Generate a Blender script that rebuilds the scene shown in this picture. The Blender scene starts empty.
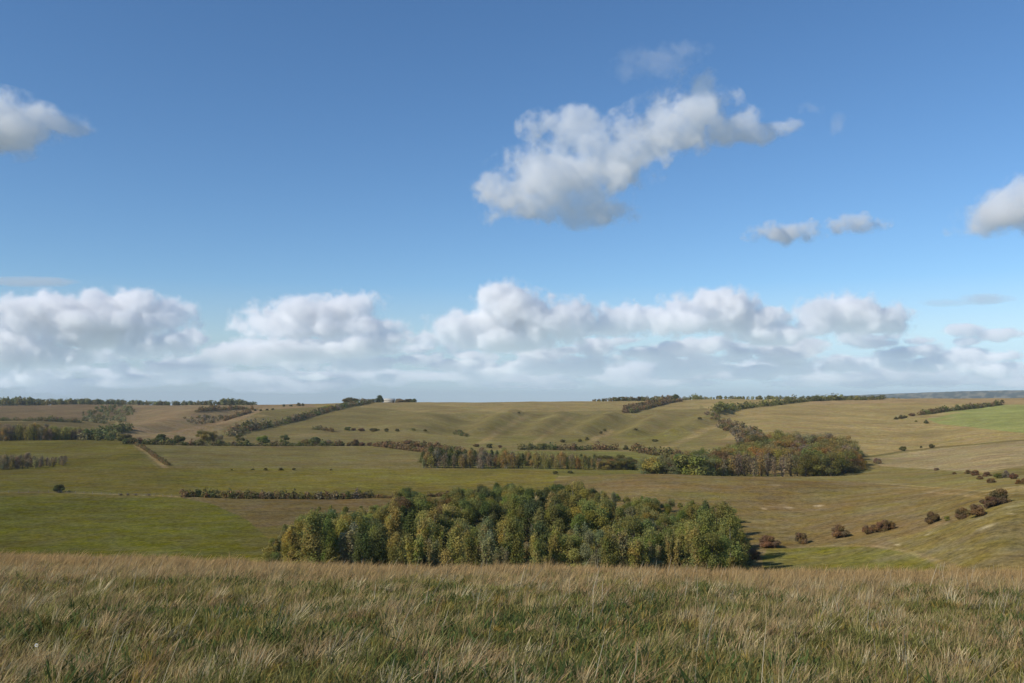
import bpy, math, numpy as np, random, time
from mathutils import Vector
T0 = time.time()
W, H = 1024, 683
F = 887.0                     # focal length in pixels: 60 degrees across
FX = F / .994                 # the same for a level line of depth
HOR = 402.0                   # picture row of eye level
PITCH = math.atan((HOR - 341.5) / F)
CZ = 100.0                    # eye height above the datum
sc = bpy.context.scene
COL = sc.collection
random.seed(7)
RS = np.random.RandomState(7)

# ------------------------------------------------------------------ helpers
def srgb(r, g, b, k=0.70):
    """display colour of a sunlit surface -> albedo"""
    f = lambda c: (c / 255 / 12.92) if c <= 10 else ((c / 255 + .055) / 1.055) ** 2.4
    return (f(r) / k, f(g) / k, f(b) / k)

def raydir(px, py):
    x = (px - 512) / F; y = -(py - 341.5) / F
    return x, math.cos(PITCH) - y * math.sin(PITCH), math.sin(PITCH) + y * math.cos(PITCH)

def at(px, py, Y):
    x, yy, z = raydir(px, py); s = Y / yy
    return (x * s, Y, CZ + z * s)

LAT = [np.random.RandomState(100 + i).rand(32, 32, 32).astype(np.float32) for i in range(4)]
def vnoise(x, y, z, L):
    xi = np.floor(x).astype(np.int32); yi = np.floor(y).astype(np.int32); zi = np.floor(z).astype(np.int32)
    fx = x - xi; fy = y - yi; fz = z - zi
    fx = fx * fx * (3 - 2 * fx); fy = fy * fy * (3 - 2 * fy); fz = fz * fz * (3 - 2 * fz)
    g = lambda a, b, c: L[(xi + a) & 31, (yi + b) & 31, (zi + c) & 31]
    c00 = g(0,0,0) * (1 - fx) + g(1,0,0) * fx; c10 = g(0,1,0) * (1 - fx) + g(1,1,0) * fx
    c01 = g(0,0,1) * (1 - fx) + g(1,0,1) * fx; c11 = g(0,1,1) * (1 - fx) + g(1,1,1) * fx
    return (c00 * (1 - fy) + c10 * fy) * (1 - fz) + (c01 * (1 - fy) + c11 * fy) * fz
def fbm(x, y, z, octv=5, gain=.55):
    s = 0; a = 1; t = 0
    for i in range(octv):
        s = s + a * (vnoise(x, y, z, LAT[i % 4]) - .5) * 2; t += a; a *= gain
        x = x * 2.03 + 11.3; y = y * 2.03 + 5.7; z = z * 2.03 + 3.1
    return s / t

def build_mesh(name, P, polys, mats, mat_idx=None, smooth=False, color=None):
    """P (n,3); polys = list of int arrays (m,k)"""
    me = bpy.data.meshes.new(name)
    P = np.asarray(P, np.float32)
    me.vertices.add(len(P)); me.vertices.foreach_set('co', P.ravel())
    loops = np.concatenate([p.ravel() for p in polys]).astype(np.int32)
    sizes = np.concatenate([np.full(len(p), p.shape[1], np.int32) for p in polys])
    starts = np.concatenate([[0], np.cumsum(sizes)[:-1]]).astype(np.int32)
    me.loops.add(len(loops)); me.loops.foreach_set('vertex_index', loops)
    me.polygons.add(len(sizes)); me.polygons.foreach_set('loop_start', starts)
    if smooth: me.polygons.foreach_set('use_smooth', np.ones(len(sizes), bool))
    if mat_idx is not None: me.polygons.foreach_set('material_index', np.asarray(mat_idx, np.int32))
    me.update(calc_edges=True)
    if color is not None:
        a = me.color_attributes.new('tint', 'FLOAT_COLOR', 'POINT')
        c = np.ones((len(P), 4), np.float32); c[:, :3] = color
        a.data.foreach_set('color', c.ravel())
    for m in (mats if isinstance(mats, (list, tuple)) else [mats]): me.materials.append(m)
    return me

def obj(name, me, parent=None, loc=None):
    o = bpy.data.objects.new(name, me); COL.objects.link(o)
    if parent: o.parent = parent
    if loc is not None: o.location = loc
    return o
def tag(o, label=None, cat=None, group=None, kind=None):
    if label: o['label'] = label
    if cat: o['category'] = cat
    if group: o['group'] = group
    if kind: o['kind'] = kind
    return o

class NT:
    """small node helper"""
    def __init__(s, name):
        s.m = bpy.data.materials.new(name); s.m.use_nodes = True
        s.t = s.m.node_tree; s.t.nodes.clear(); s.out = s.n('ShaderNodeOutputMaterial')
    def n(s, typ, **kw):
        n = s.t.nodes.new(typ)
        for k, v in kw.items(): setattr(n, k, v)
        return n
    def link(s, a, b): s.t.links.new(a, b)
    def noise(s, vec, scale, detail=4, rough=.55):
        n = s.n('ShaderNodeTexNoise'); n.inputs['Scale'].default_value = scale
        n.inputs['Detail'].default_value = detail; n.inputs['Roughness'].default_value = rough
        s.link(vec, n.inputs['Vector']); return n.outputs['Fac']
    def ramp(s, fac, lo, hi, a, b):
        n = s.n('ShaderNodeMapRange'); n.inputs['From Min'].default_value = lo; n.inputs['From Max'].default_value = hi
        n.inputs['To Min'].default_value = a; n.inputs['To Max'].default_value = b
        s.link(fac, n.inputs['Value']); return n.outputs['Result']
    def mul(s, col, fac):
        n = s.n('ShaderNodeVectorMath', operation='SCALE'); s.link(col, n.inputs[0]); s.link(fac, n.inputs['Scale']); return n.outputs[0]
    def mix(s, fac, a, b):
        n = s.n('ShaderNodeMix', data_type='RGBA'); s.link(fac, n.inputs[0])
        for v, i in ((a, 6), (b, 7)):
            if isinstance(v, tuple): n.inputs[i].default_value = (*v, 1)
            else: s.link(v, n.inputs[i])
        return n.outputs[2]

# ------------------------------------------------------------------ camera, sky, sun
cam = obj('camera', bpy.data.cameras.new('camera'))
cam.location = (0, 0, CZ); cam.rotation_euler = (math.pi / 2 + PITCH, 0, 0)
cam.data.sensor_width = 36; cam.data.lens = 36 * F / W; cam.data.clip_start = .1; cam.data.clip_end = 200000
sc.camera = cam
SUN_AZ, SUN_EL = -124.0, 33.0
wd = bpy.data.worlds.new('World'); sc.world = wd; wd.use_nodes = True
nt = wd.node_tree; bg = nt.nodes['Background']
sky = nt.nodes.new('ShaderNodeTexSky'); sky.sky_type = 'NISHITA'; sky.sun_disc = False
sky.sun_elevation = math.radians(SUN_EL); sky.sun_rotation = math.radians(SUN_AZ)
sky.altitude = 300; sky.air_density = 1.0; sky.dust_density = 0.0; sky.ozone_density = 4.0
tc = nt.nodes.new('ShaderNodeTexCoord'); sx = nt.nodes.new('ShaderNodeSeparateXYZ'); cx = nt.nodes.new('ShaderNodeCombineXYZ')
mx = nt.nodes.new('ShaderNodeMath'); mx.operation = 'MAXIMUM'; mx.inputs[1].default_value = 0.07
nt.links.new(tc.outputs['Generated'], sx.inputs[0])
nt.links.new(sx.outputs[0], cx.inputs[0]); nt.links.new(sx.outputs[1], cx.inputs[1])
nt.links.new(sx.outputs[2], mx.inputs[0]); nt.links.new(mx.outputs[0], cx.inputs[2])
nt.links.new(cx.outputs[0], sky.inputs[0])
hs = nt.nodes.new('ShaderNodeHueSaturation')
for sock, lo, hi in (('Saturation', .55, 1.1), ('Value', .84, 1.0)):      # milky air low over the horizon
    mr = nt.nodes.new('ShaderNodeMapRange'); mr.inputs['From Min'].default_value = 0.0; mr.inputs['From Max'].default_value = .13
    mr.inputs['To Min'].default_value = lo; mr.inputs['To Max'].default_value = hi
    nt.links.new(sx.outputs[2], mr.inputs['Value']); nt.links.new(mr.outputs[0], hs.inputs[sock])
tn = nt.nodes.new('ShaderNodeMix'); tn.data_type = 'RGBA'; tn.blend_type = 'MULTIPLY'; tn.inputs[0].default_value = 1; tn.inputs[7].default_value = (.93, 1.0, 1.05, 1)
nt.links.new(sky.outputs[0], hs.inputs['Color']); nt.links.new(hs.outputs[0], tn.inputs[6]); nt.links.new(tn.outputs[2], bg.inputs[0])
bg.inputs[1].default_value = .12
sun = obj('sun', bpy.data.lights.new('sun', 'SUN'))
sun.data.energy = 3.9; sun.data.angle = math.radians(.5); sun.data.color = (1, .92, .79)
az = math.radians(SUN_AZ); el = math.radians(SUN_EL)
SUND = Vector((math.sin(az) * math.cos(el), math.cos(az) * math.cos(el), math.sin(el)))
sun.rotation_euler = SUND.to_track_quat('Z', 'Y').to_euler(); sun.location = (-50, 0, 160)
vs_ = sc.view_settings; vs_.view_transform = 'Standard'; vs_.look = 'None'; vs_.exposure = 0; vs_.gamma = 1
cy = sc.cycles
cy.volume_bounces = 24; cy.max_bounces = 24; cy.diffuse_bounces = 3; cy.glossy_bounces = 2; cy.transmission_bounces = 4; cy.transparent_max_bounces = 8
cy.sample_clamp_indirect = 6

# ------------------------------------------------------------------ terrain heights
# each column of the view: (picture row of the ground, distance in metres)
def brow(px): return float(np.interp(px, [-300, 0, 200, 340, 512, 1024], [.179, .180, .182, .193, .195, .197]))
def fore(px):
    d = brow(px) - .19
    L = [(1, 1.62), (3, .535), (5, .345), (8, .256), (12, .215), (17, .197), (22, .1905), (28, .19), (36, .194), (60, .206), (100, .214), (160, .213)]
    return [(Y, -(t + (d if Y > 5 else d * .4)) * Y) for Y, t in L]
COLS = {
 0:   [(548,280),(493,440),(470,570),(440,850),(428,1050),(421,1300),(414,1600),(406,2100),(404.5,2400)],
 128: [(547,282),(494,438),(469,570),(445,800),(437,950),(427,1250),(414,1600),(406,2100),(404,2400)],
 256: [(550,275),(521,345),(498,430),(471,580),(446,850),(432,1100),(420,1350),(411,1650),(406,1950),(405,2150)],
 384: [(577,225),(545,285),(520,345),(497,440),(470,590),(447,850),(432,1100),(418,1350),(408,1650),(402.5,1900)],
 512: [(580,230),(545,290),(518,350),(496,440),(468,620),(449,870),(432,1130),(416,1450),(407,1700),(402,1950)],
 640: [(580,230),(548,285),(515,350),(490,440),(478,500),(474,530),(476,580),(462,720),(449,900),(432,1130),(415,1450),(406,1750),(401,1980)],
 768: [(578,230),(549,285),(522,345),(500,405),(485,455),(477.5,495),(478,560),(474,640),(458,760),(440,920),(425,1120),(412,1420),(399,1950)],
 896: [(577,205),(558,225),(540,252),(525,285),(503,345),(489,415),(479,500),(471,610),(461,720),(450,860),(440,980),(425,1180),(411,1500),(398.5,2050)],
 1024:[(578,170),(545,195),(520,215),(500,245),(485,320),(473,430),(462,540),(440,800),(430,930),(415,1250),(402,1750),(398.5,2100)],
}
COLS[-300] = COLS[0]; COLS[1400] = [(p - 8, y) for p, y in COLS[1024]]
FARV = [(0, None)]
def column(px):
    pts = fore(px)
    for py, Y in COLS[px]:
        if Y < 180 and px < 1000: continue
        pts.append((Y, at(px, py, Y)[2] - CZ))
    Yl, zl = pts[-1]
    tl = max(.004, -zl / Yl + .004) if zl < 0 else .004
    for Y in (2700, 3600, 6000):
        pts.append((Y, min(zl - 6, -tl * 1.15 * Y) if zl < 0 else min(zl - 12, -.004 * Y)))
    if px >= 768:
        hill = {768: 40, 896: 140, 1024: 195, 1400: 200}[px]
        pts += [(9000, -40), (14000, hill), (19000, -60)]
    else: pts += [(9000, -tl * 1.3 * 9000), (14000, -tl * 1.3 * 14000), (19000, -tl * 1.3 * 19000)]
    return np.array(pts)
def pchip(x, y, xq):
    h = np.diff(x); d = np.diff(y) / h; m = np.zeros(len(x))
    for i in range(1, len(x) - 1):
        if d[i-1] * d[i] > 0:
            w1 = 2 * h[i] + h[i-1]; w2 = h[i] + 2 * h[i-1]; m[i] = (w1 + w2) / (w1 / d[i-1] + w2 / d[i])
    m[0] = d[0]; m[-1] = d[-1]
    i = np.clip(np.searchsorted(x, xq) - 1, 0, len(x) - 2); t = (xq - x[i]) / h[i]
    t = np.clip(t, 0, 1)
    return (y[i] * (1 + 2*t) * (1-t)**2 + m[i] * h[i] * t * (1-t)**2 + y[i+1] * t*t * (3 - 2*t) + m[i+1] * h[i] * t*t * (t-1))

lnY = np.concatenate([np.linspace(math.log(1.2), math.log(30), 100, endpoint=False), np.linspace(math.log(30), math.log(180), 70, endpoint=False),
                      np.linspace(math.log(180), math.log(2200), 430, endpoint=False), np.linspace(math.log(2200), math.log(19000), 70)])
YS = np.exp(lnY)
US = np.concatenate([-np.tan(np.linspace(1.2, .68, 40, endpoint=False)), np.linspace(-math.tan(.68), math.tan(.68), 1100), np.tan(np.linspace(.68, 1.2, 41)[1:])])
PXC = sorted(COLS)
colz = np.array([pchip(np.log(column(p)[:, 0]), column(p)[:, 1], lnY) for p in PXC])      # (ncol, nY)
pxu = np.clip(512 + FX * US, PXC[0], PXC[-1])
Z = np.zeros((len(YS), len(US)))
for j in range(len(YS)): Z[j] = pchip(np.array(PXC, float), colz[:, j], pxu)
# smooth the joints between columns, away from the foreground
def blur(a, n, axis):
    for _ in range(n):
        p = np.pad(a, [(1, 1) if k == axis else (0, 0) for k in (0, 1)], mode='edge')
        a = (np.take(p, range(0, a.shape[axis]), axis) + 2 * np.take(p, range(1, a.shape[axis] + 1), axis) + np.take(p, range(2, a.shape[axis] + 2), axis)) / 4
    return a
Zs = blur(blur(Z, 60, 1), 8, 0)
wf = np.clip((lnY - math.log(60)) / 1.0, 0, 1)[:, None]
Z = Z * (1 - wf) + Zs * wf
XX = US[None, :] * YS[:, None]; YY = np.repeat(YS[:, None], len(US), 1)
# folds in the scarp: ridges (+) and dry valleys (-), (px, Y) to (px, Y), half width, height
FOLDS = [((450,1120),(468,1430),34,-8),((478,1110),(512,1480),26,9),((508,1110),(540,1470),22,-5),((530,1110),(562,1480),20,6),((552,1110),(585,1460),20,-5),((575,1100),(612,1450),18,7),
         ((603,1110),(640,1450),22,-6),((630,1110),(660,1430),18,5),((652,1100),(690,1420),20,-6),((676,1080),(724,1400),20,8),((700,1150),(738,1380),24,-6),((400,1130),(440,1500),50,5),((360,1130),(395,1500),45,-4),((330,1150),(350,1500),50,3),
         ((130,1150),(215,1700),45,9),((170,1100),(245,1600),38,-12),((200,1080),(262,1500),40,8),((90,1200),(130,1800),60,-8)]
def seg_dist(x, y, a, b):
    ax, ay = a; bx, by = b; dx, dy = bx - ax, by - ay
    t = np.clip(((x - ax) * dx + (y - ay) * dy) / (dx*dx + dy*dy), 0, 1)
    return np.hypot(x - ax - t * dx, y - ay - t * dy), t
for (p1, y1), (p2, y2), wd_, hh in FOLDS:
    d, t = seg_dist(XX, YY, ((p1 - 512) / FX * y1, y1), ((p2 - 512) / FX * y2, y2))
    Z += .8 * hh * (1 + .35 * math.sin(p1 * .7)) * np.exp(-(d / wd_) ** 2)
amp = np.interp(YY, [0, 30, 150, 300, 600, 1200, 2500, 20000], [.03, .06, .3, .35, .6, 2.0, 3.0, 8])
sc_ = np.interp(YY, [0, 30, 200, 1000, 3000, 20000], [6, 6, 60, 140, 300, 900])
Z += amp * fbm((XX / 110).astype(np.float32), (YY / 110).astype(np.float32), np.zeros_like(XX, dtype=np.float32), 4) * (YY > 60)
Z += .16 * fbm((XX / 5.5).astype(np.float32), (YY / 8).astype(np.float32), np.full_like(XX, 8.8, dtype=np.float32), 3) * (YY < 60) * (YY > 5)
Z += .10 * fbm((XX / 1.1).astype(np.float32), (YY / 1.3).astype(np.float32), np.zeros_like(XX, dtype=np.float32), 3) * (YY < 60)
Z += CZ
def ground(x, y):
    """terrain height under x, y (scalars)"""
    fy = np.interp(math.log(max(y, 1.21)), lnY, np.arange(len(lnY))); fx = np.interp(x / y, US, np.arange(len(US)))
    j = min(int(fy), len(lnY) - 2); i = min(int(fx), len(US) - 2); a = fy - j; b = fx - i
    return float(Z[j,i]*(1-a)*(1-b) + Z[j+1,i]*a*(1-b) + Z[j,i+1]*(1-a)*b + Z[j+1,i+1]*a*b)
def ground_v(x, y):
    fy = np.interp(np.log(np.maximum(y, 1.21)), lnY, np.arange(len(lnY))); fx = np.interp(x / y, US, np.arange(len(US)))
    j = np.minimum(fy.astype(int), len(lnY) - 2); i = np.minimum(fx.astype(int), len(US) - 2); a = fy - j; b = fx - i
    return Z[j,i]*(1-a)*(1-b) + Z[j+1,i]*a*(1-b) + Z[j,i+1]*(1-a)*b + Z[j+1,i+1]*a*b
def row_of(z, Y):
    """picture row of height z at distance Y"""
    t = (z - CZ) / Y; c, s = math.cos(PITCH), math.sin(PITCH)
    return 341.5 - F * (t * c - s) / (c + t * s)
PYV = row_of(Z, YY)
PXX = np.repeat((512 + FX * US)[None, :], len(YS), 0)
def hit(px, py, ymin=120.0, ymax=2600):
    """first ground point seen along the ray through px, py"""
    i = int(np.clip(np.searchsorted(US, (px - 512) / FX), 1, len(US) - 1))
    Y = ymax
    for j in range(len(YS)):
        if ymin <= YS[j] <= ymax and PYV[j, i] <= py: Y = YS[j]; break
    Y = min(Y, ymax)
    x = (px - 512) / FX * Y
    return x, Y, ground(x, Y)

# ------------------------------------------------------------------ field colours
C = {
 'tan': srgb(117,103,64), 'pinktan': srgb(119,101,69), 'brown': srgb(97,84,50), 'olive': srgb(101,91,54), 'green': srgb(88,85,34),
 'midgreen': srgb(95,87,39), 'dull': srgb(98,89,51), 'strip': srgb(94,91,48), 'bright': srgb(108,110,62), 'greybrown': srgb(117,104,71),
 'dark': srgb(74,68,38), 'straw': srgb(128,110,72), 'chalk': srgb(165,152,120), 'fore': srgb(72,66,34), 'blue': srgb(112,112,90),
 'redbrown': srgb(106,89,60), 'grgreen': srgb(88,83,40), 'path': srgb(122,107,70),
}
TINT = np.zeros((*Z.shape, 3), np.float32); TINT[:] = C['tan']
wob = fbm((XX / 60).astype(np.float32), (YY / 60).astype(np.float32), np.full_like(XX, 3.3, dtype=np.float32), 3)
def poly_mask(poly, px, py):
    m = np.zeros(px.shape, bool); n = len(poly)
    for i in range(n):
        x1, y1 = poly[i]; x2, y2 = poly[(i + 1) % n]
        if y1 == y2: continue
        c = ((y1 > py) != (y2 > py)) & (px < (x2 - x1) * (py - y1) / (y2 - y1) + x1)
        m ^= c
    return m
def paint(col, poly, y0=180, y1=3000, a=1.0, wobble=0.0):
    m = poly_mask(poly, PXX + wob * wobble * 3, PYV + wob * wobble) & (YY > y0) & (YY < y1)
    TINT[m] = TINT[m] * (1 - a) + np.array(C[col], np.float32) * a
def stroke(col, pts, w, a=1.0, y0=150, y1=3000, soft=True):
    """a strip w metres wide along picture points"""
    W3 = [hit(px, py, y0, y1) for px, py in pts]
    for p, q in zip(W3[:-1], W3[1:]):
        d, t = seg_dist(XX, YY, p[:2], q[:2])
        k = np.clip(1.5 - d / (w / 2), 0, 1)[..., None] * a
        TINT[:] = TINT * (1 - k) + np.array(C[col], np.float32) * k
def patch(col, px, py, rx, ry, a=.7, y0=180):
    x, Y, z = hit(px, py, y0)
    k = Y / F; dy = abs(hit(px, py - ry, y0)[1] - Y) + 1
    q = 1 - np.hypot((XX - x) / (rx * k), (YY - Y) / dy) + wob * .5
    k = np.clip(q * 1.6, 0, 1)[..., None] * a
    TINT[:] = TINT * (1 - k) + np.array(C[col], np.float32) * k
B = -300; R = 1400
paint('olive', [(B,470),(B,440),(R,440),(R,470)], wobble=1)
paint('redbrown', [(B,398),(150,398),(150,420),(B,420)], wobble=.5)
paint('brown', [(B,421),(115,422),(112,432),(60,436),(B,434)], a=.8)
paint('pinktan', [(125,400),(300,400),(330,412),(240,432),(210,444),(120,440)], wobble=1)
paint('olive', [(190,443),(240,420),(262,410),(360,404),(420,404),(700,404),(735,430),(700,452),(430,450),(340,447)], wobble=1)
paint('tan', [(360,398),(700,398),(700,409),(540,412),(440,414),(360,407)], a=.8, wobble=1)
paint('dull', [(430,418),(700,416),(712,440),(690,452),(480,450),(425,436)], a=.6, wobble=1)
paint('midgreen', [(B,437),(130,437),(168,468),(168,474),(B,474)], y1=1000)
paint('dull', [(130,443),(420,447),(432,470),(160,470)], y1=1000)
paint('olive', [(330,448),(425,449),(430,468),(300,462)], a=.5, wobble=2, y1=1000)
paint('midgreen', [(B,468),(160,468),(300,468.5),(430,469),(560,469),(555,492),(430,498),(180,497),(B,495)], y1=700)
paint('strip', [(430,450),(690,452),(690,468),(640,472),(430,468)], y0=560, y1=1000)
paint('green', [(B,494),(182,497.5),(215,504),(250,520),(272,540),(285,600),(B,620)], y1=600)
paint('brown', [(182,497.5),(440,497),(440,600),(284,600),(271,540),(249,520),(214,504)], y1=450, wobble=.5)
paint('grgreen', [(230,530),(290,525),(290,560),(255,560)], y1=400, a=.6, wobble=2)
paint('grgreen', [(556,466),(780,470),(780,481),(556,476)], y0=440, y1=640)
paint('brown', [(556,474),(640,472),(780,475),(880,484),(1000,493),(1100,497),(R,640),(430,640),(552,492)], y1=540)
paint('tan', [(730,412),(800,402),(1003,400),(R,400),(R,440),(1024,440),(940,447),(870,456),(840,436),(760,430)], y0=600)
paint('pinktan', [(830,396),(R,394),(R,402.5),(1000,404),(900,403),(800,405)], y0=1000, a=.8)
paint('bright', [(928,419),(950,411.5),(1000,405),(R,402),(R,434),(1024,433),(970,427),(940,424)], y0=700)
paint('greybrown', [(868,458),(940,448),(1024,441),(R,438),(R,464),(1024,466),(980,472),(940,470),(880,466)], y0=430)
paint('dull', [(780,480),(850,470),(880,466),(940,470),(985,473),(1024,467),(R,460),(R,500),(1100,492),(1000,492),(880,483)], y0=320)
paint('grgreen', [(760,562),(765,549),(860,546),(910,553),(960,575),(760,585)], y0=150, y1=330)
paint('dull', [(880,540),(1024,500),(R,480),(R,600),(1000,580)], y0=120, y1=330, a=.6, wobble=3)
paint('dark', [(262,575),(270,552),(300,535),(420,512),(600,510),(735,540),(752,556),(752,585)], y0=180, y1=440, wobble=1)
# tinted patches, tracks, strips and chalk scrapes over the fields
for args in [('grgreen',700,496,45,5,.45),('dull',770,515,40,6,.5),('redbrown',850,483,45,4,.4),('redbrown',620,482,35,3,.35),('dull',900,505,60,6,.45),
             ('tan',960,488,40,4,.4),('redbrown',960,540,40,5,.35),('tan',900,555,40,4,.4),('grgreen',985,505,40,5,.4),('strip',470,441,16,3,.6),
             ('olive',60,455,60,5,.4),('grgreen',150,455,14,9,.5),('dark',80,520,70,5,.15),('dull',330,455,60,4,.5),('tan',405,460,30,4,.4),
             ('tan',720,440,26,4,.5),('redbrown',727,444,22,3,.6),('grgreen',650,438,45,7,.55),('grgreen',570,440,35,6,.5),('grgreen',520,440,30,5,.4),('grgreen',600,425,40,5,.3),('straw',300,436,30,3,.3),
             ('redbrown',330,530,45,9,.3),('chalk',650,462,3,1,.0)]: patch(*args)
for args in [('path',[(785,547.5),(830,545.5),(870,546),(900,551),(930,561),(950,570)],1.6,.42),('dark',[(868,457),(905,451),(940,447),(985,443.5),(1024,440.5),(1090,436)],7,.8),
             ('straw',[(0,493),(60,493),(120,495),(182,497)],3.5,.6),('straw',[(131,442),(150,455),(166,468)],4,.8),('straw',[(160,445),(250,446.5),(345,446.5)],6,.6),
             ('straw',[(570,475.5),(640,474.5),(700,475.5),(770,479)],2.5,.4),('straw',[(932,418),(945,414.5),(958,412.5)],16,.6),('straw',[(940,421),(955,417)],7,.5),
             ('straw',[(590,443),(604,436),(612,430)],9,.55),('straw',[(668,447),(690,438),(722,424)],14,.45),('straw',[(480,444),(500,430),(530,415)],9,.4),('straw',[(532,445),(552,430),(572,418)],7,.35),  # paler streaks along the scarp ridges
             ('straw',[(150,440),(180,428),(215,415),(250,410)],14,.5),('straw',[(208,436),(235,425),(262,415)],14,.5),('straw',[(425,469),(520,469.5)],3,.25),
             ('straw',[(620,405),(560,404),(420,406)],14,.3),('straw',[(925,492),(960,494),(985,498)],2.5,.5),('dark',[(1017,480),(1012,530),(1008,560)],1.2,.25),
             ('straw',[(895,487),(930,489)],3,.4),('midgreen',[(100,465),(125,450),(135,440)],14,.3)]: stroke(*args)
for px, py, rx, ry, a in [(985,526.5,10,.9,.5),(925,535,3,.8,.5),(818,506,4,.8,.5),(788,508,4,.6,.35),(763,509,3,.5,.3),(895,545,2.5,.8,.5),(1010,507,9,.8,.3),(986,494,1.5,.6,.5),(1008,514,3,.6,.3),(927,532,1.2,.6,.5),(775,485,5,.4,.2),(180,445.5,2,.4,.5)]:
    x, Y, z = hit(px, py, 150); k = Y / F
    q = np.clip(1.6 - np.hypot((XX - x) / (rx * k), (YY - Y) / (abs(hit(px, py - ry, 150)[1] - Y) + .6)) + wob * .8, 0, 1)[..., None] * a
    TINT[:] = TINT * (1 - q) + np.array(C['chalk'], np.float32) * q
TINT[YY < 170] = C['fore']
k = np.clip((YY - 26) / 30, 0, 1) * (YY < 175)
TINT = TINT * (1 - k[..., None]) + np.array(C['brown'], np.float32) * k[..., None]
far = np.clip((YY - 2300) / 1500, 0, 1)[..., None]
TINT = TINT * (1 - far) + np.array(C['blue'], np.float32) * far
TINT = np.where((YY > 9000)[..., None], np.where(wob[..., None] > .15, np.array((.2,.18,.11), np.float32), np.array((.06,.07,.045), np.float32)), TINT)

# ground material
g = NT('downland_turf')
geo = g.n('ShaderNodeNewGeometry'); pos = geo.outputs['Position']
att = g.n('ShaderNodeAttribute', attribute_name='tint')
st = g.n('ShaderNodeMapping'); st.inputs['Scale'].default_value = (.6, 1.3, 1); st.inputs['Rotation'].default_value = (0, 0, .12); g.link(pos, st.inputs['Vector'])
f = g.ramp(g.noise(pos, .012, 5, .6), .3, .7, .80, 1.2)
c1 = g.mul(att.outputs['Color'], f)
c1 = g.mul(c1, g.ramp(g.noise(st.outputs[0], .07, 5, .65), .3, .7, .80, 1.20))
c1 = g.mul(c1, g.ramp(g.noise(pos, .55, 4, .7), .25, .75, .48, 1.52))
c1 = g.mul(c1, g.ramp(g.noise(pos, 1.7, 3, .7), .3, .7, .78, 1.22))
c1 = g.mul(c1, g.ramp(g.noise(pos, .2, 5, .7), .3, .7, .84, 1.16))
hsn = g.n('ShaderNodeHueSaturation'); g.link(c1, hsn.inputs['Color'])
g.link(g.ramp(g.noise(pos, .03, 5, .65), .3, .7, .478, .512), hsn.inputs['Hue'])
g.link(g.ramp(g.noise(pos, .11, 5, .65), .3, .7, .8, 1.15), hsn.inputs['Saturation'])
bs = g.n('ShaderNodeBsdfDiffuse'); g.link(hsn.outputs[0], bs.inputs['Color']); bs.inputs['Roughness'].default_value = .8
bp = g.n('ShaderNodeBump'); bp.inputs['Strength'].default_value = .5; bp.inputs['Distance'].default_value = .6
g.link(g.noise(pos, .9, 4, .7), bp.inputs['Height']); g.link(bp.outputs[0], bs.inputs['Normal'])
g.link(bs.outputs[0], g.out.inputs['Surface'])
nj, ni = Z.shape
idx = np.arange(nj * ni).reshape(nj, ni)
quads = np.stack([idx[:-1,:-1], idx[:-1,1:], idx[1:,1:], idx[1:,:-1]], -1).reshape(-1, 4)
P = np.stack([XX, YY, Z], -1).reshape(-1, 3)
# the hilltop the camera stands on, behind and beside the viewer
nb = 24
bx = P[:ni, 0]
back = np.concatenate([np.stack([bx * (1 + 14 * s) , np.full(ni, 1.2 - 60 * s), np.full(ni, Z[0].mean()) + 2.0 * s], -1) for s in np.linspace(1, 0, nb, endpoint=False)])
bi = np.concatenate([np.arange(nb * ni).reshape(nb, ni) + nj * ni, idx[:1]])
bq = np.stack([bi[:-1,:-1], bi[:-1,1:], bi[1:,1:], bi[1:,:-1]], -1).reshape(-1, 4)
P = np.concatenate([P, back]); col = np.concatenate([TINT.reshape(-1, 3), np.tile(np.array(C['fore'], np.float32), (len(back), 1))])
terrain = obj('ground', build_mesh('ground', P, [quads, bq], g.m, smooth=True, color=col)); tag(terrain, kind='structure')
print('terrain', time.time() - T0)

# ------------------------------------------------------------------ foliage and bark materials
def leaf_mat(name, use_obj):
    n = NT(name)
    a = n.n('ShaderNodeAttribute', attribute_name='tint'); c = a.outputs['Color']
    if use_obj:
        oi = n.n('ShaderNodeObjectInfo'); m = n.n('ShaderNodeVectorMath', operation='MULTIPLY')
        n.link(c, m.inputs[0]); n.link(oi.outputs['Color'], m.inputs[1]); c = m.outputs[0]
    d = n.n('ShaderNodeBsdfDiffuse'); t = n.n('ShaderNodeBsdfTranslucent'); mx = n.n('ShaderNodeMixShader'); mx.inputs[0].default_value = .42
    n.link(c, d.inputs[0]); n.link(c, t.inputs[0]); n.link(d.outputs[0], mx.inputs[1]); n.link(t.outputs[0], mx.inputs[2]); n.link(mx.outputs[0], n.out.inputs[0])
    return n.m
LEAF = leaf_mat('leaves', True); HLEAF = leaf_mat('hedge_leaves', False); GRASSM = leaf_mat('grass_blades', False)
bk = NT('bark'); pb = bk.n('ShaderNodeNewGeometry').outputs['Position']
db = bk.n('ShaderNodeBsdfDiffuse'); bk.link(bk.mix(bk.noise(pb, 2.0, 4, .6), (.07,.055,.04), (.2,.17,.13)), db.inputs[0]); bk.link(db.outputs[0], bk.out.inputs[0]); BARK = bk.m
pk = NT('pale_bark'); pb = pk.n('ShaderNodeNewGeometry').outputs['Position']
db = pk.n('ShaderNodeBsdfDiffuse'); pk.link(pk.mix(pk.noise(pb, 2.0, 4, .6), (.2,.17,.13), (.42,.38,.3)), db.inputs[0]); pk.link(db.outputs[0], pk.out.inputs[0]); PALE = pk.m

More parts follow.
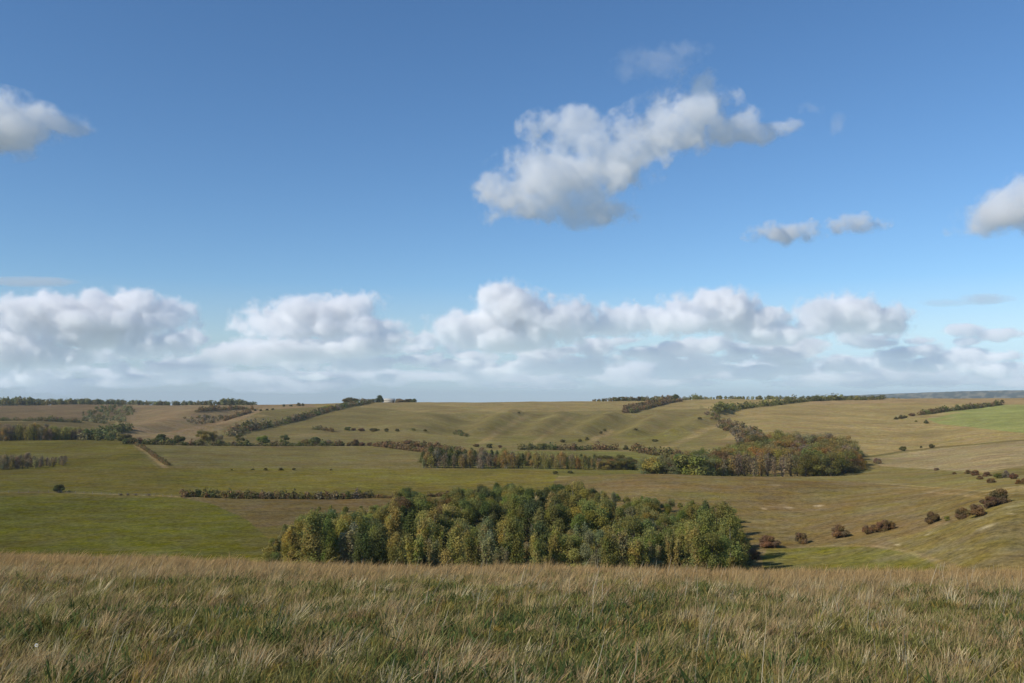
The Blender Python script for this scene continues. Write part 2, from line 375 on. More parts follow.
def cards(pts, nrm, size, rs, aspect=1.0):
    """leaf clumps: one bent quad each, facing roughly along nrm"""
    n = len(pts)
    nrm = nrm + rs.normal(0, .55, (n, 3)); nrm /= np.linalg.norm(nrm, axis=1)[:, None] + 1e-9
    r = rs.normal(0, 1, (n, 3)); u = np.cross(nrm, r); u /= np.linalg.norm(u, axis=1)[:, None] + 1e-9; v = np.cross(nrm, u)
    s = (size * rs.uniform(.6, 1.3, n))[:, None]
    a = rs.uniform(.7, 1.2, (n, 1)) * aspect
    V = np.stack([pts - u*s*.5 , pts - v*s*a*.5 + nrm*s*.12, pts + u*s*.5, pts + v*s*a*.5 - nrm*s*.12], 1)
    return V.reshape(-1, 3), np.arange(n * 4).reshape(n, 4)
def ell_points(c, r, n, rs, shell=.55):
    d = rs.normal(0, 1, (n, 3)); d /= np.linalg.norm(d, axis=1)[:, None]
    q = shell + (1.06 - shell) * rs.uniform(0, 1, n) ** .6
    bump = 1 + .16 * np.sin(d[:, 0] * 7 + c[0] * 3) * np.cos(d[:, 2] * 6 + c[1] * 5)
    return np.array(c) + d * np.array(r) * (q * bump)[:, None], d / np.array(r)
def tube(path, r0, r1, k=6):
    path = np.array(path, float); n = len(path); V = []
    for i, p in enumerate(path):
        t = path[min(i + 1, n - 1)] - path[max(i - 1, 0)]; t /= np.linalg.norm(t) + 1e-9
        a = np.cross(t, [.31, .95, .1]); a /= np.linalg.norm(a); b = np.cross(t, a); r = r0 + (r1 - r0) * i / (n - 1)
        for j in range(k):
            th = 2 * math.pi * j / k; V.append(p + r * (a * math.cos(th) + b * math.sin(th)))
    Q = [[i*k + j, i*k + (j+1) % k, (i+1)*k + (j+1) % k, (i+1)*k + j] for i in range(n - 1) for j in range(k)]
    return np.array(V), np.array(Q)
def merge(parts):
    V, Q, o = [], [], 0
    for v, q in parts: V.append(v); Q.append(q + o); o += len(v)
    return np.concatenate(V), np.concatenate(Q)

def proto_tree(kind, seed, height=10.0):
    """returns (crown mesh, trunk mesh), base at the origin, about `height` tall"""
    rs = np.random.RandomState(seed)
    lobes, limbs = [], []
    if kind == 'round':
        tr = [(0,0,0), (rs.uniform(-.2,.2), 0, height*.25), (rs.uniform(-.4,.4), rs.uniform(-.3,.3), height*.6), (0,0,height*.85)]
        limbs.append(tube(tr, .22, .05))
        for i in range(19):
            a = rs.uniform(0, 6.28); h = height * rs.uniform(.13, .88); w = height * .37 * math.sin(min(1, (1.04 - h / height) * 1.9) * 1.57) * rs.uniform(.5, 1.0)
            c = (w * math.cos(a), w * math.sin(a), h); r = height * rs.uniform(.10, .19)
            lobes.append((c, (r, r, r * rs.uniform(.8, 1.1)))); limbs.append(tube([(0,0,h*.55), (c[0]*.5, c[1]*.5, h*.8), c], .09, .02, 4))
        n, size, shell = 820, .28, .4
    elif kind == 'slender':
        for s in range(rs.randint(1, 4)):
            ox, oy = rs.uniform(-.7, .7, 2)
            limbs.append(tube([(ox*.5,oy*.5,0), (ox, oy, height*.4), (ox*1.2, oy*1.2, height*.92)], .13, .03, 5))
        for i in range(16):
            h = height * (.12 + .84 * (i + rs.rand()) / 16); w = height * .2 * math.sin(min(1, (1.06 - h / height) * 1.7) * 1.57)
            a = rs.uniform(0, 6.28); c = (w * math.cos(a) * rs.rand(), w * math.sin(a) * rs.rand(), h); r = height * rs.uniform(.07, .13)
            lobes.append((c, (r, r, r * 1.7))); limbs.append(tube([(0,0,h-.9), c], .04, .015, 4))
        n, size, shell = 430, .27, .2
    elif kind == 'feathery':
        for s in range(7):
            a = rs.uniform(0, 6.28); ox, oy = .5 * math.cos(a), .5 * math.sin(a); hh = height * rs.uniform(.7, 1)
            limbs.append(tube([(ox*.4,oy*.4,0), (ox*1.6, oy*1.6, hh*.5), (ox*3.0, oy*3.0, hh*.96)], .07, .015, 4))
            for i in range(5):
                h = hh * (.25 + .75 * i / 5); c = (ox * (1 + 2*h/hh), oy * (1 + 2*h/hh), h)
                lobes.append((c, (height*.07, height*.07, height*.12)))
        n, size, shell = 120, .30, .0
    elif kind == 'pine':
        limbs.append(tube([(0,0,0), (0,0,height*.95)], .16, .03))
        for i in range(13):
            f_ = i / 12; h = height * (.3 + .68 * f_); w = height * (.24 * (1 - f_) ** .7 + .02)
            for a in rs.uniform(0, 6.28, 3): lobes.append(((w*.5*math.cos(a), w*.5*math.sin(a), h), (w*.62, w*.62, height*.055)))
        n, size, shell = 90, .4, .4
    elif kind == 'bare':
        for s in range(5):
            a = rs.uniform(0, 6.28); ox, oy = .35 * math.cos(a), .35 * math.sin(a); hh = height * rs.uniform(.75, 1)
            limbs.append(tube([(ox*.4,oy*.4,0), (ox*1.2, oy*1.2, hh*.5), (ox*2.0, oy*2.0, hh)], .12, .03, 4))
            for i in range(7):
                h = hh * rs.uniform(.35, .9); b = rs.uniform(0, 6.28)
                limbs.append(tube([(ox*1.2, oy*1.2, h - .9), (ox*1.2 + .9*math.cos(b), oy*1.2 + .9*math.sin(b), h + .9)], .05, .015, 3))
            lobes.append(((ox*1.5, oy*1.5, hh*.50), (height*.12, height*.12, height*.44)))
        n, size, shell = 300, .34, .0
    elif kind == 'bush':
        for i in range(18):
            a = rs.uniform(0, 6.28); h = height * rs.uniform(.10, .8); w = height * .42 * math.sqrt(max(.05, 1 - (h / height - .35) ** 2 * 3)) * rs.uniform(.3, 1)
            c = (w * 1.15 * math.cos(a), w * math.sin(a), h); r = height * rs.uniform(.14, .24); lobes.append((c, (r, r, r * .85)))
            limbs.append(tube([(c[0]*.15, c[1]*.15, 0), (c[0]*.6, c[1]*.6, h*.6), c], .035*height/4, .01, 4))
        n, size, shell = 420, .062 * height, .35
    VV, QQ, CC = [], [], []; o = 0
    for c, r in lobes:
        p, d = ell_points(c, r, n, rs, shell)
        ok = p[:, 2] > .05; p = p[ok]; d = d[ok]
        p = p + rs.normal(0, 1, p.shape) * (rs.uniform(0, 1, (len(p), 1)) ** 4) * height * .07
        d = d / np.linalg.norm(d, axis=1)[:, None] * .8 + np.array([0, 0, .35])
        v, q = cards(p, d, size, rs); VV.append(v); QQ.append(q + o); o += len(v)
        tone = rs.uniform(.84, 1.18) * rs.uniform(.78, 1.25, len(p)); cc = np.stack([tone * rs.uniform(.85, 1.2), tone, tone * rs.uniform(.8, 1.2)], 1)
        CC.append(np.repeat(cc, 4, 0))
    VV = np.concatenate(VV); QQ = np.concatenate(QQ); CC = np.concatenate(CC)
    TV, TQ = merge(limbs)
    tm = PALE if kind in ('slender', 'feathery') else BARK
    return (VV, QQ, CC), (TV, TQ), tm
PROTO = {}; SINGLE = {}
for kind, nvar in (('round', 6), ('slender', 6), ('feathery', 4), ('pine', 3), ('bare', 4), ('bush', 6)):
    PROTO[kind] = []; SINGLE[kind] = []
    for s in range(nvar):
        (V, Q, CC), (TV, TQ), tm = proto_tree(kind, 31 * s + len(kind), 4.0 if kind == 'bush' else 10.0)
        PROTO[kind].append((build_mesh('crown', V, [Q], LEAF, color=CC), build_mesh('trunk', TV, [TQ], tm)))
        k = slice(None) if kind == 'bush' else (np.arange(len(Q)) % 2 == 0)          # the far ones: one mesh, fewer leaves
        q2 = Q[k]; mi = np.concatenate([np.zeros(len(q2)), np.ones(len(TQ))])
        SINGLE[kind].append(build_mesh(kind, np.concatenate([V, TV]), [q2, TQ + len(V)], [LEAF, tm], mat_idx=mi, color=np.concatenate([CC, np.ones((len(TV), 3))])))
PAL = {'olive': (.33,.30,.085), 'dark green': (.155,.17,.06), 'mid green': (.25,.255,.07), 'yellow-green': (.33,.31,.09), 'golden': (.44,.34,.09),
       'russet': (.27,.17,.07), 'grey-green': (.30,.285,.125), 'grey-brown': (.31,.25,.15), 'ochre': (.37,.285,.10), 'red-brown': (.26,.175,.085), 'dark olive': (.19,.175,.06), 'orange': (.40,.235,.07)}
def tint_of(name, rs, s=.14):
    c = np.array(PAL[name]) * rs.uniform(1 - s, 1 + s) * rs.uniform(1 - s * .5, 1 + s * .5, 3); return (*c, 1)
ORD = ['first','second','third','fourth','fifth','sixth','seventh','eighth','ninth','tenth','eleventh','twelfth','thirteenth','fourteenth','fifteenth','sixteenth','seventeenth','eighteenth','nineteenth']
def ordinal(i):
    if i < 19: return ORD[i]
    t = ['twent','thirt','fort','fift','sixt','sevent','eight','ninet'][(i + 1) // 10 - 2]; r = (i + 1) % 10
    return t + 'ieth' if r == 0 else t + 'y-' + ORD[r - 1]
REC = []     # (object, look, kind word, row phrase, px) -> labels at the end
SHAPEWORD = {'round': 'rounded', 'slender': 'slender', 'feathery': 'feathery', 'pine': 'conical', 'bare': 'half-bare', 'bush': 'bushy'}
def put_tree(kind, x, Y, h, colour, row, group, rs, parts=True, wide=1.0, name=None, label=None, sink=.15):
    z = ground(x, Y) - sink; v = rs.randint(len(PROTO[kind])); s = h / (4.0 if kind == 'bush' else 10.0)
    nm = name or {'pine': 'conifer_tree', 'bush': 'bush', 'bare': 'bare_tree'}.get(kind, 'broadleaf_tree')
    scl = (s * wide, s * wide, s); rot = rs.uniform(0, 6.28); c = tint_of(colour, rs)
    if parts:
        e = obj(nm, None, loc=(x, Y, z)); e.rotation_euler.z = rot; e.scale = scl
        cr = obj('crown', PROTO[kind][v][0], e); cr.color = c; obj('trunk', PROTO[kind][v][1], e)
    else:
        e = obj(nm, SINGLE[kind][v], loc=(x, Y, z)); e.rotation_euler.z = rot; e.scale = scl; e.color = c
    w = 'bush' if kind == 'bush' else 'tree'
    tag(e, label, w, group)
    if not label: REC.append((e, f'{SHAPEWORD[kind]} {colour}', w, row, 512 + FX * x / Y))
    return e
def pick(rs, opts):
    ks = list(opts); p = np.array([opts[k] for k in ks], float); return ks[rs.choice(len(ks), p=p / p.sum())]

# ------------------------------------------------------------------ the wood in the valley
rs = np.random.RandomState(11)
TOPX = [262,268,278,285,300,320,350,375,388,396,407,418,430,442,455,470,490,510,525,540,560,575,590,605,640,680,700,715,730,742,750,758]
TOPY = [556,546,529,519,509,506,503,503,500,488,485,489,496,494,487,481,482,481,486,487,481,478,483,490,493,497,501,499,505,522,545,560]
rows = [(232,'front row',1.0),(252,'second row',1.0),(276,'third row',1.0),(304,'middle row',1.0),(335,'fifth row',1.0),(368,'sixth row',1.0),(400,'back row',1.0)]
G1 = 'trees of the valley wood'
for k, (Y0, rown, _) in enumerate(rows):
    step = (4.6 if k < 2 else 5.6) / Y0 * F
    px = 270 + rs.uniform(0, step)
    while px < 740:
        Y = Y0 + rs.uniform(-9, 9); p = px + rs.uniform(-.25, .25) * step; x = (p - 512) / FX * Y
        gy = row_of(ground(x, Y), Y); top = float(np.interp(p, TOPX, TOPY)) + abs(rs.normal(0, 3)) + (2 if k < 2 else 0)
        hmax = (gy - top) * Y / F
        px += step * rs.uniform(.8, 1.2)
        if hmax < 2.5: continue
        h = min(hmax * rs.uniform(.68, 1), rs.uniform(8.5, 14.5) if k < 5 else rs.uniform(11, 15)) 
        if k >= 5 and h < hmax * .85: h = hmax * rs.uniform(.85, 1)
        if p < 330: cw = {'yellow-green': 3, 'olive': 5, 'mid green': 2, 'grey-green': 1}
        elif p < 390: cw = {'olive': 4, 'dark green': 2, 'mid green': 3, 'yellow-green': 1.5}
        elif p < 500: cw = {'olive': 5, 'dark green': 1.5, 'mid green': 2, 'grey-green': 1.2, 'yellow-green': 1.2} if k < 3 else {'dark green': 3, 'mid green': 3, 'olive': 3, 'russet': .25}
        elif p < 600: cw = {'olive': 5, 'mid green': 2.5, 'dark green': 1.5, 'grey-green': .8, 'yellow-green': 1} if k < 3 else {'dark green': 3, 'mid green': 3, 'olive': 3}
        elif p < 680: cw = {'olive': 4, 'grey-green': 2, 'yellow-green': 1, 'mid green': 3}
        else: cw = {'mid green': 4, 'dark green': 1.5, 'olive': 2}
        if k < 2:
            kw = {'slender': 4.5, 'feathery': 4, 'round': 1.5} if p < 560 else {'feathery': 4, 'slender': 1.5, 'round': 3}
            if p > 690: kw = {'round': 3, 'slender': 1}
        else: kw = {'round': 5, 'slender': 2}
        kind = pick(rs, kw); colour = pick(rs, cw)
        if kind == 'feathery' and colour in ('dark green', 'mid green'): colour = pick(rs, {'grey-green': 2, 'olive': 1})
        put_tree(kind, x, Y, h, colour, f'in {rown} of the valley wood', G1, rs, wide=rs.uniform(.85, 1.35) * (.9 if h > 12 else 1))
def special(kind, px, Y, top, colour, label, wide=1.0, name=None):
    x = (px - 512) / FX * Y; h = (row_of(ground(x, Y), Y) - top) * Y / F
    return put_tree(kind, x, Y, h, colour, '', G1, rs, wide=wide, label=label, name=name)
special('round', 407, 412, 487, 'dark green', 'dark domed tree at the back left of the valley wood beside the low hedge', 1.15)
special('slender', 291, 240, 531, 'golden', 'small bright yellow tree near the left end of the valley wood', .9)
special('round', 715, 262, 502, 'mid green', 'largest rounded green tree at the right end of the valley wood', .85)
special('round', 575, 385, 481, 'mid green', 'tallest mid green tree on the skyline of the valley wood', 1.1)
special('round', 590, 300, 507, 'golden', 'golden-leaved tree in the middle of the valley wood below the tallest tree', .9)
for k_, (sp, sY) in enumerate([(300,236),(318,243),(336,238),(358,246),(380,240),(402,237),(424,247),(446,238),(470,242),(494,236),(518,246),(540,240),(562,237),(586,245),(610,239),(634,243),(656,237),(680,246),(702,238),(388,262),(432,266),(478,260),(530,268),(580,262),(640,266),(560,285),(500,290),(450,288)]):
    put_tree('bush', (sp - 512) / FX * sY, sY, rs.uniform(3.0, 5.2), pick(rs, {'olive': 3, 'yellow-green': 1.5, 'grey-green': 2, 'dark olive': 1.5}), 'in the undergrowth of the valley wood', 'shrubs under the valley wood', rs, parts=False, wide=rs.uniform(1.1, 1.6), name='shrub')
special('bush', 272, 243, 545, 'olive', 'low olive shrub at the left foot of the valley wood', 1.0, 'shrub')
special('bush', 735, 240, 552, 'yellow-green', 'yellowing shrub at the right foot of the valley wood', 1.2, 'shrub')
print('wood', time.time() - T0, len(REC))

# ------------------------------------------------------------------ plantations and the right-hand wood
def plantation(poly_x, base, depth, nrow, h, kinds, colours, area, group, seed, spacing, jitter=.3, ymin=400):
    """rows of trees along picture points base = [(px, py)...], going back `depth` metres"""
    rs = np.random.RandomState(seed); bx_ = [b[0] for b in base]; by_ = [b[1] for b in base]
    for r in range(nrow):
        px = poly_x[0] + rs.rand() * 4
        while px < poly_x[1]:
            x, Y, z = hit(px, float(np.interp(px, bx_, by_)), ymin); Y2 = Y + depth * r / max(1, nrow - 1) + rs.uniform(-2, 2); p = px + rs.uniform(-1.5, 1.5)
            x = (p - 512) / FX * Y2; hh = (h(p) if callable(h) else h) * rs.uniform(.78, 1.15)
            kw = kinds(p, r) if callable(kinds) else kinds; cw = colours(p, r) if callable(colours) else colours
            kind = pick(rs, kw); colour = pick(rs, cw)
            if kind == 'pine': colour = 'dark green'
            rn = ['front row', 'second row', 'third row', 'fourth row', 'fifth row', 'sixth row', 'seventh row', 'back row'][r]
            put_tree(kind, x, Y2, hh, colour, f'in {rn} of {area}', group, rs, parts=False, wide=rs.uniform(1.25, 1.8))
            px += spacing / Y2 * F * rs.uniform(.75, 1.25)
plantation((-6, 84), [(-10,441),(84,440)], 26, 3, lambda p: float(np.interp(p, [0,20,60,84], [14,15,12.5,9])), {'slender': 3, 'bare': 4, 'round': 1}, {'olive': 2, 'ochre': 1.5, 'grey-brown': 3, 'yellow-green': 1},
           'the far left plantation', 'trees of the far left plantation', 21, 4.6)
plantation((-6, 66), [(-10,471),(40,468),(66,465)], 22, 3, lambda p: float(np.interp(p, [0,30,66], [8.5,8,5])), {'bare': 5, 'slender': 1}, {'grey-brown': 5, 'ochre': .8, 'grey-green': 1},
           'the low left plantation', 'trees of the low left plantation', 22, 3.8)
plantation((421, 636), [(420,468.5),(520,468.5),(640,470)], 38, 3, lambda p: float(np.interp(p, [420,430,500,560,600,625,638], [8,11.5,10.5,10,8,8,6])),
           lambda p, r: ({'pine': 5, 'bare': 2} if (p < 478 and r > 0) else {'bare': 3, 'slender': 2, 'pine': .3 + .9 * (r == 2)} if p < 600 else {'round': 3, 'bush': 1}),
           lambda p, r: ({'grey-brown': 4, 'russet': .6, 'ochre': 1, 'grey-green': 1.5, 'olive': 1.5} if p < 500 else {'ochre': 3, 'orange': .5, 'olive': 3, 'dark green': 1, 'grey-brown': 1.5} if p < 605 else {'russet': 1, 'dark olive': 3, 'olive': 1}),
           'the mid-valley plantation', 'trees of the mid-valley plantation', 23, 3.9)
# right-hand wood: thicker to the right, climbing the slope behind
def wood_right():
    rs = np.random.RandomState(24); n = 0
    for r, (dY, rn) in enumerate([(0,'front row'),(28,'second row'),(58,'third row'),(92,'fourth row'),(128,'fifth row'),(166,'sixth row'),(206,'back row')]):
        px = 646 + r * 10
        while px < 864 - r * 3:
            front = hit(px, 476.5, 555)[1] if px < 780 else hit(px, float(np.interp(px, [780,830,866], [476.5,476,468])), 555)[1]
            Y = max(front, 590) + dY + rs.uniform(-10, 10)
            lim = float(np.interp(px, [640,690,735,760,800,850,866], [40,70,150,250,260,190,20]))
            stepm = 5.0 if r < 2 else 6.3; p = px; px += stepm / Y * F * rs.uniform(.8, 1.25)
            if dY > lim: continue
            x = (p - 512) / FX * Y
            if r < 2 and 720 < p < 800: kw, cw = {'bare': 5, 'slender': 1}, {'grey-brown': 3, 'ochre': 1, 'grey-green': 1}
            elif p < 720: kw, cw = {'round': 4, 'bush': 1, 'slender': 1}, {'olive': 3, 'grey-green': 3, 'russet': 1, 'mid green': 2}
            elif p < 790: kw, cw = {'round': 4, 'slender': 1}, {'olive': 4, 'dark olive': 2, 'russet': .9, 'ochre': 1.6, 'orange': .6}
            else: kw, cw = {'round': 5}, {'olive': 3, 'dark olive': 3, 'orange': 1.0, 'russet': 1.2, 'ochre': 2.4, 'grey-brown': 1}
            h = rs.uniform(9, 12.5) * float(np.interp(p, [640,700,800,850,866], [.9,1.35,1.6,1.5,.75]))
            put_tree(pick(rs, kw), x, Y, h, pick(rs, cw), f'in {rn} of the autumn wood', 'trees of the autumn wood at right', rs, parts=False, wide=rs.uniform(1.1, 1.5))
wood_right()

# ------------------------------------------------------------------ hedges: one thing each
def hedge(name, label, cat, pts, h, w, colours, seed, ymin=150, dens=1.0, gap=0.0, group=None, kind=None, rough=.35, ymax=2600):
    rs = np.random.RandomState(seed); W3 = [hit(px, py, ymin, ymax) for px, py in pts]
    VV, QQ, CC = [], [], []; o = 0
    for a, b in zip(W3[:-1], W3[1:]):
        L = math.hypot(b[0] - a[0], b[1] - a[1]); n = max(2, int(L / (w * .28)))
        for i in range(n):
            if rs.rand() < gap: continue
            t = (i + rs.rand()) / n; x = a[0] + (b[0] - a[0]) * t + rs.normal(0, w * .15); y = a[1] + (b[1] - a[1]) * t + rs.normal(0, w * .15)
            hh = h * max(.3, rs.normal(1, rough)); r = w * rs.uniform(.4, .65)
            z = ground(x, y)
            m = max(8, int(60 * dens)); p, d = ell_points((x, y, z + hh * .45), (r, r, hh * .58), m, rs, .4)
            ok = p[:, 2] > z; p = p[ok]; d = d[ok]
            if len(p) == 0: continue
            d = d / np.linalg.norm(d, axis=1)[:, None] + np.array([0, 0, .3])
            v, q = cards(p, d, .27 * min(hh, w), rs); VV.append(v); QQ.append(q + o); o += len(v)
            c = np.array(tint_of(pick(rs, colours), rs)[:3]); CC.append(np.repeat(c * rs.uniform(.7, 1.3, (len(p), 1)), 4, 0))
    V = np.concatenate(VV); base = np.array(W3[0]); e = obj(name, build_mesh(name, V - base, [np.concatenate(QQ)], HLEAF, color=np.concatenate(CC)), loc=base)
    return tag(e, label, cat, group, kind)
BR = {'red-brown': 3, 'russet': 2, 'dark olive': 2}; DK = {'dark olive': 3, 'dark green': 2, 'red-brown': 1}; GR = {'olive': 2, 'dark olive': 3, 'mid green': 1}
hedge('hedge', 'short low brown hedge at the left end of the mid-valley hedge line', 'hedge', [(183,497.5),(200,497.5),(217,498)], 3.2, 3.5, DK, 1)
hedge('hedge', 'long shaggy brown hedge running from the pasture to the valley wood', 'hedge', [(221,498),(260,499),(300,499.5),(345,499.5),(372,498)], 3.3, 3.4, {'red-brown': 2, 'grey-brown': 2, 'dark olive': 3}, 2, rough=.28)
hedge('hedge', 'thin low hedge just left of the dark domed tree of the valley wood', 'hedge', [(374,498),(400,498.5),(450,496)], 1.8, 2.5, BR, 3)
hedge('hedge', 'russet hedge slanting down between two green fields at left', 'hedge', [(128,441),(142,448),(155,457),(168,466)], 2.1, 2.6, BR, 4, gap=.3)
hedge('hedge', 'dark hedge along the top of the pale green field at left of centre', 'hedge', [(120,444),(180,445.5),(250,446),(340,446)], 4.0, 6, DK, 5, rough=.4, ymax=950)
hedge('hedge', 'thick diagonal hedge climbing the left hillside towards the barn', 'hedge', [(226,437),(245,431),(262,428),(300,420),(330,411),(350,406.5),(372,403)], 6.5, 12, {'dark olive': 3, 'dark green': 1, 'red-brown': 2, 'grey-brown': 1}, 6, rough=.4)
hedge('hedge', 'upper of two brown hedges ending behind the mid-valley plantation', 'hedge', [(402,445),(430,448),(465,453)], 3.8, 6, BR, 7, gap=.1)
hedge('hedge', 'lower of two brown hedges ending behind the mid-valley plantation', 'hedge', [(376,446.5),(400,449.5),(420,452),(440,454)], 3.8, 6, BR, 8, gap=.1)
hedge('hedge', 'brown hedge along the foot of the scarp, behind the middle of the plantation', 'hedge', [(518,450),(545,450),(575,450.5),(592,450)], 4.5, 7, DK, 9, gap=.1)
hedge('hedge', 'short brown hedge under the scarp above the right end of the plantation', 'hedge', [(592,450),(618,450.5)], 5, 7, BR, 10)
hedge('hedge', 'brown hedge in the valley bottom leading to the autumn wood', 'hedge', [(634,451),(655,455),(672,458),(690,458)], 5.5, 9, BR, 11)
hedge('hedge', 'upper strip of the dark double hedge running over the skyline', 'hedge', [(626,413),(640,407.5),(655,403.5),(672,400.8)], 7, 12, BR, 12, dens=1.2)
hedge('hedge', 'lower strip of the dark double hedge running over the skyline', 'hedge', [(632,413.5),(650,408),(666,403.8),(682,401.5)], 6, 10, BR, 13, dens=1.2)
hedge('hedge', 'long hedge rising from the scrub to the right-hand skyline', 'hedge', [(714,414),(735,410.5),(760,407),(790,403.5),(830,400.5),(885,399)], 7, 13, GR, 14, rough=.45)
hedge('hedge', 'hedge along the top of the bright green field at right', 'hedge', [(920,415.5),(935,413.5),(960,410.5),(985,407.5),(1003,405)], 5.5, 9, {'dark olive': 3, 'red-brown': 2, 'mid green': 1}, 15, rough=.45)
hedge('hedge', 'thin dark hedge between two fields on the far left hillside', 'hedge', [(-20,421),(30,421.5),(60,422),(80,422.5)], 5, 9, DK, 16)
hedge('hedge', 'dark hedge behind the right end of the tall plantation at far left', 'hedge', [(84,439.5),(100,437),(116,433),(128,430)], 7, 10, {'dark green': 3, 'dark olive': 2}, 17)
hedge('hedge', 'short dark hedge in the hollow of the scarp', 'hedge', [(455,434),(462,436),(468,437)], 3.2, 5, DK, 18)
hedge('hedge', 'low brown hedge halfway up the hillside above the central hedgerow', 'hedge', [(313,430),(325,431),(333,432)], 4, 7, BR, 19)
hedge('hedge', 'upper brown hedge of the left hillside just below the skyline trees', 'hedge', [(195,413),(215,410.5),(240,409.5),(256,410)], 5, 9, BR, 20, rough=.5)
hedge('hedge', 'brown hedge over the left shoulder below the skyline', 'hedge', [(225,421),(240,416),(250,412.5)], 5, 8, BR, 21)
# thickets and far woods that read as one mass
def scrub(name, label, cat, poly, n, h, colours, seed, ymin=600, kind='stuff', ymax=2500):
    rs = np.random.RandomState(seed); VV, QQ, CC = [], [], []; o = 0; c_ = 0
    xs = [p[0] for p in poly]; ys = [p[1] for p in poly]; base = None
    while c_ < n:
        px = rs.uniform(min(xs), max(xs)); py = rs.uniform(min(ys), max(ys))
        if not poly_mask(poly, np.array([px]), np.array([py]))[0]: continue
        x, y, z = hit(px, py, ymin, ymax); c_ += 1
        if base is None: base = np.array((x, y, z))
        hh = h * rs.uniform(.55, 1.3); r = hh * rs.uniform(.5, .8)
        p, d = ell_points((x, y, z + hh * .45), (r, r, hh * .58), 70, rs, .45); d = d / np.linalg.norm(d, axis=1)[:, None] + np.array([0, 0, .3])
        v, q = cards(p, d, .3 * hh, rs); VV.append(v); QQ.append(q + o); o += len(v)
        c = np.array(tint_of(pick(rs, colours), rs)[:3]); CC.append(np.repeat(c * rs.uniform(.7, 1.3, (len(p), 1)), 4, 0))
    e = obj(name, build_mesh(name, np.concatenate(VV) - base, [np.concatenate(QQ)], HLEAF, color=np.concatenate(CC)), loc=base)
    return tag(e, label, cat, None, kind)
GG = {'grey-green': 3, 'olive': 3, 'dark olive': 2}
scrub('scrub_thicket', 'grey-green scrub thicket on the far left hillside under the skyline wood', 'thicket', [(80,414),(100,407),(128,405),(134,412),(122,424),(84,424)], 130, 5.5, {'grey-green': 3, 'dark olive': 3, 'dark green': 1}, 31)
scrub('scrub_thicket', 'dark scrub thicket in the fold of the left shoulder', 'thicket', [(183,419),(205,418),(230,416),(225,421),(205,425),(188,424)], 50, 4.2, {'dark olive': 3, 'grey-brown': 3, 'red-brown': 1}, 32)
scrub('scrub_thicket', 'brown thorn scrub running down the slope to the autumn wood', 'thicket', [(703,414),(712,414),(735,424),(760,432),(768,442),(742,446),(728,434),(714,424)], 150, 4.6, {'red-brown': 3, 'grey-brown': 3, 'russet': 1, 'dark olive': 1.5}, 33)
scrub('scrub_thicket', 'narrow dark scrub beneath the right end of the far left plantation', 'thicket', [(76,440),(88,434),(104,434),(126,439),(126,442),(90,441)], 50, 6, {'dark green': 2, 'dark olive': 3, 'grey-green': 1}, 34)
def treeline(label, pts, h, n, colours, seed, ymin=1700):
    rs = np.random.RandomState(seed); VV, QQ, CC = [], [], []; o = 0
    bx_ = [p[0] for p in pts]; by_ = [p[1] for p in pts]; hh_ = [p[2] for p in pts]; base = None
    for i in range(n):
        px = rs.uniform(bx_[0], bx_[-1]); Y = float(np.interp(px, bx_, by_)) + rs.uniform(-30, 60); x = (px - 512) / FX * Y; z = ground(x, Y)
        if base is None: base = np.array((x, Y, z))
        hh = float(np.interp(px, bx_, hh_)) * rs.uniform(.6, 1.25); r = hh * rs.uniform(.35, .6)
        p, d = ell_points((x, Y, z + hh * .5), (r, r, hh * .55), 60, rs, .5); d = d / np.linalg.norm(d, axis=1)[:, None] + np.array([0, 0, .3])
        v, q = cards(p, d, .28 * hh, rs); VV.append(v); QQ.append(q + o); o += len(v)
        c = np.array(tint_of(pick(rs, colours), rs)[:3]); CC.append(np.repeat(c * rs.uniform(.7, 1.3, (len(p), 1)), 4, 0))
    e = obj('distant_wood', build_mesh('distant_wood', np.concatenate(VV) - base, [np.concatenate(QQ)], HLEAF, color=np.concatenate(CC)), loc=base)
    return tag(e, label, 'wood', None, 'stuff')
treeline('dark distant wood along the left skyline', [(-60,2250,16),(25,2250,17),(40,2260,13),(120,2280,11),(200,2280,10),(232,2250,16),(256,2200,6)], 10, 460, {'dark green': 2, 'dark olive': 2, 'grey-green': 1}, 41)
treeline('distant tree line on the skyline right of the double hedge', [(684,1980,6),(695,1980,11),(705,1980,6),(730,1980,7),(780,1980,7),(870,2050,5),(905,2060,2)], 8, 200, {'dark olive': 2, 'grey-green': 1, 'olive': 1}, 42)
treeline('low brown bushes in a line along the middle skyline', [(590,1960,3),(610,1960,7),(640,1960,8),(672,1960,9)], 7, 90, {'dark olive': 2, 'russet': 1, 'grey-brown': 1}, 43)

